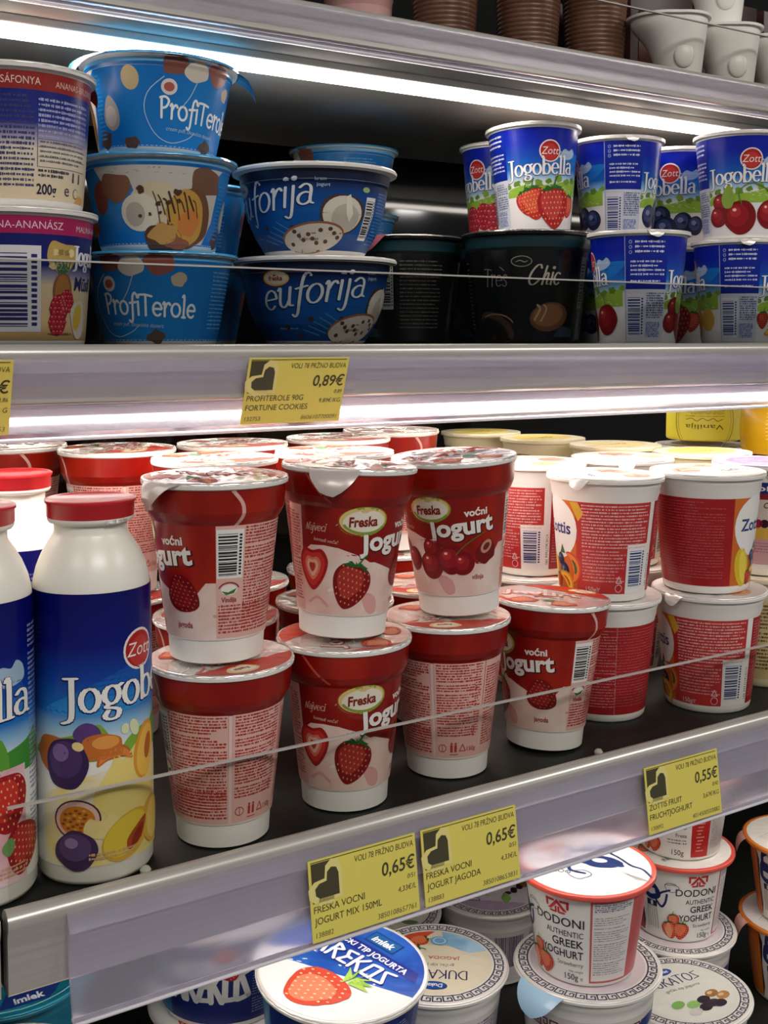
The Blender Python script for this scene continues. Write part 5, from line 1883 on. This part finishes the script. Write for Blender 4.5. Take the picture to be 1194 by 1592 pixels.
S('jogo_strawberry', .583, .697, CT, -12, 'blue yogurt cup with big strawberry standing on the black bowl', 'yogurt cup', gj, (0, -2), ref=32)
S('jogo_raspberry', .613, .775, CT, 24, 'blue yogurt cup with raspberries, leftmost behind the strawberry cup', 'yogurt cup', gj, ref=32)
S('jogo_cherry', .6076, .609, U, 45, 'blue cup with white text panel beside the black bowl, bottom row', 'yogurt cup', gj, ref=32)
S('jogo_blueberry', .662, .690, U, 45, 'hidden lower blue cup under the blueberry cup showing its barcode', 'yogurt cup', gj, ref=32)
S('jogo_blueberry', .662, .688, U + JH, 46, 'blue blueberry cup turned to its barcode, right of the strawberry cup', 'yogurt cup', gj, ref=32)
S('jogo_strawberry', .742, .699, U, 5, 'blue cup in the bottom row seen narrowly between two front cups', 'yogurt cup', gj, ref=32)
S('jogo_blueberry', .742, .699, U + JH, 6, 'blue blueberry cup with round red badge, behind the cherry cup', 'yogurt cup', gj, ref=32)
S('jogo_peach', .727, .618, U, 50, 'rightmost blue cup of the bottom row with barcode and weight print', 'yogurt cup', gj, ref=32)
S('jogo_cherry', .729, .619, U + JH, -7, 'rightmost blue yogurt cup of the upper row with red cherries', 'yogurt cup', gj, ref=32)

# ---------------------------------------------------------------- middle shelf
MZ = 1.0004
gb = 'yogurt drink bottles with red caps'
S('bottle_plum', .164, .5085, MZ, -17, 'front yogurt drink bottle with plums, passion fruit and peach', 'bottle', gb, ref=26.5)
S('bottle_strawberry', .1105, .5115, MZ, 16, 'yogurt drink bottle with strawberries cut off by the left edge', 'bottle', gb, ref=26.5)
S('bottle_strawberry', .1603, .6285, MZ, 50, 'yogurt drink bottle standing behind the plum bottle', 'bottle', gb, ref=26.5)
gf = 'red fruit yogurt cups'
FH = .0892
F = lambda k, X, Y, lev, seen, label, tilt=(0, 0): S(k, X, Y, MZ + lev * FH + .0215 * abs(math.sin(math.radians(tilt[0]))), seen, label, 'yogurt cup', gf, tilt, ref=29)
F('jagoda', .2285, .5085, 0, 62, 'red cup under the barcode cup, turned to two columns of small print')
F('jagoda_tab', .2265, .5100, 1, 19, 'upper red yogurt cup with barcode and crinkled foil lid beside the bottle')
F('jagoda', .3005, .5120, 0, -39, 'lower red cup with strawberries and oval badge, between text-panel cups')
F('jagoda_front_tab', .2985, .5110, 1, -38, 'upper red cup with strawberries and a white lid tab at its front', (3.2, 0))
F('jagoda', .3725, .5190, 0, 74, 'red cup under the cherry cup, turned to its pink text panel')
F('cherry', .3815, .5200, 1, -15, 'upper red yogurt cup with dark cherries, printed višnja', (-3.0, 0))
F('jagoda', .4442, .5185, 0, 4, 'single red cup printed jagoda with nothing stacked on it', (3.0, 0))
F('jagoda', .2620, .5900, 0, 60, 'lower red cup of the second row behind the barcode cup')
F('jagoda', .2620, .5900, 1, 70, 'upper red cup of the second row behind the barcode cup')
F('jagoda', .3385, .5880, 0, 70, 'lower red cup of the second row between the two front strawberry stacks')
F('jagoda', .3385, .5880, 1, 76, 'upper red cup of the second row seen between the barcode and strawberry cups')
F('jagoda', .4130, .5930, 0, 80, 'red cup with lid in view between the strawberry and cherry cups')
F('jagoda', .2350, .6750, 0, 60, 'lower red cup behind the plum bottle')
F('jagoda_tab', .2350, .6750, 1, 62, 'upper red cup with wide white lid behind the plum bottle')
F('jagoda', .3100, .6700, 0, 70, 'lower red cup in the third row behind the barcode cup')
F('jagoda', .3100, .6700, 1, 70, 'white crinkled lid in the third row, above the barcode cup')
F('jagoda', .3900, .6720, 0, 75, 'lower red cup in the third row behind the strawberry cups')
F('jagoda', .3900, .6720, 1, 75, 'red cup with pink text panel in the gap left of the cherry cup')
F('jagoda', .4560, .7080, 0, 10, 'lower red cup in the back, behind the cherry cup')
F('jagoda', .4560, .7080, 1, 10, 'red cup with plain orange-red band in the back, above the cherry cup')
F('jagoda', .1850, .7350, 0, 20, 'lower red cup behind the red-capped bottles at the left edge')
F('jagoda', .1850, .7350, 1, 20, 'upper red cup behind the red-capped bottles at the left edge')

gz = 'white yogurt cups with red text panels'
ZH = .0788
Z = lambda k, X, Y, lev, seen, label, tilt=(0, 0): S(k, X, Y, MZ + lev * ZH, seen, label, 'yogurt cup', gz, tilt, ref=32.5)
Z('zottis', .5165, .5455, 0, 93, 'lower white cup with red panel right of the single red cup')
Z('zottis', .5120, .5410, 1, 37, 'upper white cup with red panel and blue barcode, fruit at its left', (.8, 0))
Z('zottis', .5885, .5200, 0, 43, 'lower right white cup with barcode and 150 g print')
Z('zottis', .5860, .5210, 1, -38, 'upper right white cup with deep red panel and pineapple picture')
Z('zottis', .5240, .6260, 0, 50, 'lower white cup in the second row behind the single red cup')
Z('zottis', .5240, .6260, 1, 62, 'upper white cup in the second row with barcode, right of the cherry cup')
Z('zottis', .6000, .6150, 0, 20, 'lower white cup between the two front white stacks, second row')
Z('zottis', .6000, .6150, 1, 20, 'upper white cup between the two front white stacks, second row')
gcr = 'cream coloured cups at the back of the middle shelf'
for X, Y, l in ((.6830, .6130, 'with peach print on its lid, below the yellow tub'), (.6680, .6930, 'with yellow lid behind the white cups'),
                (.6600, .7760, 'with red badge in the third row at the back'), (.6550, .8600, 'farthest back under the eye-level shelf')):
    for k in (0, 1):
        Sx = S('cream', X, Y, MZ + k * ZH, -30 if k else 30, ('upper' if k else 'lower') + ' cream cup ' + l, 'yogurt cup', gcr, ref=32.5)
S('text_cup', .6650, .5370, MZ, 0, 'cream cup with yellow text panel at the right edge, under the cake cup', 'yogurt cup', None, ref=32.5)
S('cake', .6650, .5370, MZ + ZH, 0, 'cup with dark berries and blue band at the right edge, lilac lid', 'yogurt cup', None, ref=32.5)
S('cream', .852, .762, MZ, 0, 'cream cup under the tubs carrying the yellow vanilla tub', 'yogurt cup', gcr, ref=32.5)
S('duk_plain', .852, .762, MZ + ZH, 0, 'tub between the cream cup and the yellow vanilla tub', 'yogurt tub', None, ref=40)
o = S('vanilla', .852, .762, MZ + ZH + .0688, 0, 'yellow vanilla tub standing upside down at the back right', 'dessert tub', None, ref=36)
o.scale = (1, 1, .66)
S('cream', .842, .655, MZ, 0, 'cream cup at the right edge under the amber tub', 'yogurt cup', gcr, ref=32.5)
S('duk_plain', .842, .655, MZ + ZH, 60, 'tub at the right edge under the amber tub', 'yogurt tub', None, ref=40)
o = S('yellow_tub', .842, .655, MZ + ZH + .0642, 0, 'round amber tub at the right edge beside the yellow vanilla tub', 'dessert tub', None, ref=42)
o.scale = (1, 1, .8)

# ---------------------------------------------------------------- lowest shelf
BZ = .7164
gd = 'white cups with red or orange rims'
gk = 'white tubs with meander borders'
ga = 'blue tubs with strawberry lids'
DH, KH, AH = .0642, .0641, .0601
AREK = 0
def lid_turn(o, deg):
    o.rotation_euler.z += math.radians(deg)
S('duk_currant', .491, .529, BZ, 40, 'tub at the bottom of the stack carrying the front red-rimmed cup', 'yogurt tub', gk, ref=40)
S('duk_plain', .491, .529, BZ + KH, 0, 'tub with pale blue lid flap right under the front red-rimmed cup', 'yogurt tub', gk, ref=40)
S('dodoni_en', .489, .529, BZ + 2 * KH, 17, 'front white greek yoghurt cup with red rim and blue figure on its lid', 'yogurt cup', gd, ref=36)
S('duk_plain', .666, .617, BZ, 0, 'tub under the red-rimmed cup that carries the YOGUR GRIEGO cup', 'yogurt tub', gk, ref=40)
S('dodoni_en', .667, .617, BZ + KH, -16, 'white red-rimmed cup with woman figure under the YOGUR GRIEGO cup', 'yogurt cup', gd, ref=36)
S('dodoni_es', .669, .617, BZ + KH + DH, 10, 'white cup printed YOGUR GRIEGO, its top hidden by the price rail', 'yogurt cup', gd, ref=36)
for k, l in enumerate(('lowest', 'middle', 'top')):
    S('dodoni_en', .702, .707, BZ + k * DH, -80, l + ' red-sided cup of the stack behind the YOGUR GRIEGO cup', 'yogurt cup', gd, ref=36)
S('dodoni_orange', .760, .576, BZ, -18, 'lower orange-rimmed cup at the right edge', 'yogurt cup', gd, ref=36)
S('dodoni_orange', .762, .575, BZ + DH, -10, 'upper orange-rimmed cup at the right edge, standing on another', 'yogurt cup', gd, ref=36)
o = S('duk_nut', .5995, .543, BZ + .0018, 0, 'tub with nuts and leaves on its lid at the lower right', 'yogurt tub', gk, (0, -2), ref=40)
lid_turn(o, 38)
S('duk_almond', .408, .582, BZ, 0, 'tub under the JAGODA lid tub', 'yogurt tub', gk, ref=40)
o = S('duk_strawberry', .408, .582, BZ + KH, 0, 'tub with upside-down JAGODA lid and strawberries, beside the blue lid', 'yogurt tub', gk, (0, -1), ref=40)
lid_turn(o, 178)
o = S('duk_almond', .483, .761, BZ, 0, 'tub with almond lid under the JOGURT MIX price tag', 'yogurt tub', gk, ref=40)
o = S('duk_currant', .578, .741, BZ, -50, 'tub with dark currants on its lid, left of the front red-rimmed cup', 'yogurt tub', gk, ref=40)
lid_turn(o, 20)
for k, l in enumerate(('lowest', 'second')):
    S('arekos', .3067, .532, BZ + k * AH, 20, l + ' blue tub under the large blue strawberry lid', 'yogurt tub', ga, ref=41)
o = S('arekos', .3067, .530, BZ + 2 * AH + .0012, 0, 'blue tub whose blue and white lid with big strawberry faces up', 'yogurt tub', ga, (0, 4), ref=41)
for k, l in enumerate(('lowest', 'middle', 'top')):
    S('arekos', .2846, .632, BZ + k * AH, -6, l + ' dark blue tub of the stack left of the large strawberry lid', 'yogurt tub', ga, ref=41)
for k, l in enumerate(('lowest', 'middle', 'top')):
    S('teal_tub', .150, .626, BZ + k * AH, 0, l + ' teal tub in the bottom left corner under the shelf end', 'yogurt tub', 'teal tubs in the left corner', ref=41)
for k, l in enumerate(('lowest', 'middle', 'top')):
    S('nut_tub', .124, .527, BZ + k * AH, 0, l + ' tub with grey and brown lid at the bottom left corner', 'yogurt tub', 'grey-lidded tubs in the left corner', ref=41)

# ---------------------------------------------------------------- uppermost shelf
TZ = 1.4508
gr = 'brown ribbed pudding cups'
for X, Y, l in ((.540, .759, 'leftmost brown ribbed pudding cup beside the pink cup'), (.609, .739, 'middle brown ribbed pudding cup'), (.6685, .724, 'brown ribbed pudding cup next to the white pots')):
    o = S('ribbed', X, Y, TZ, 0, l, 'pudding cup', gr, ref=24)
    o.scale = (1, 1, 1.65)
o = S('pink_cup', .478, .79, TZ, 0, 'pink cup cut off by the top edge of the photo', 'yogurt cup', None, ref=26)
o.scale = (1, 1, 1.3)
gp = 'white moulded dessert pots'
for X, Y, z, l in ((.716, .6745, 0, 'left white moulded pot next to the brown ribbed cup'), (.780, .6745, 0, 'middle white moulded pot under another'),
                   (.844, .6745, 0, 'rightmost white moulded pot by the right edge'), (.775, .684, .0572, 'white moulded pot stacked on top of two others')):
    o = S('white_pot', X, Y, TZ + z, 0, l, 'dessert pot', gp)
    o.rotation_euler = (0, 0, 0)
    o.scale = (1.1, 1.1, 1.37)
gx = 'dark brown cartons at the back of the top shelf'
for i, (X, l) in enumerate(((.70, 'left dark brown carton behind the white pots'), (.79, 'middle dark brown carton behind the white pots'), (.88, 'right dark brown carton behind the white pots'), (.97, 'dark brown carton at the right edge of the top shelf'))):
    o = S('brown_box', X, .80, TZ, 0, l, 'carton', gx)
    o.rotation_euler = (0, 0, 0)
    o.scale = (1, 1, 1.3)
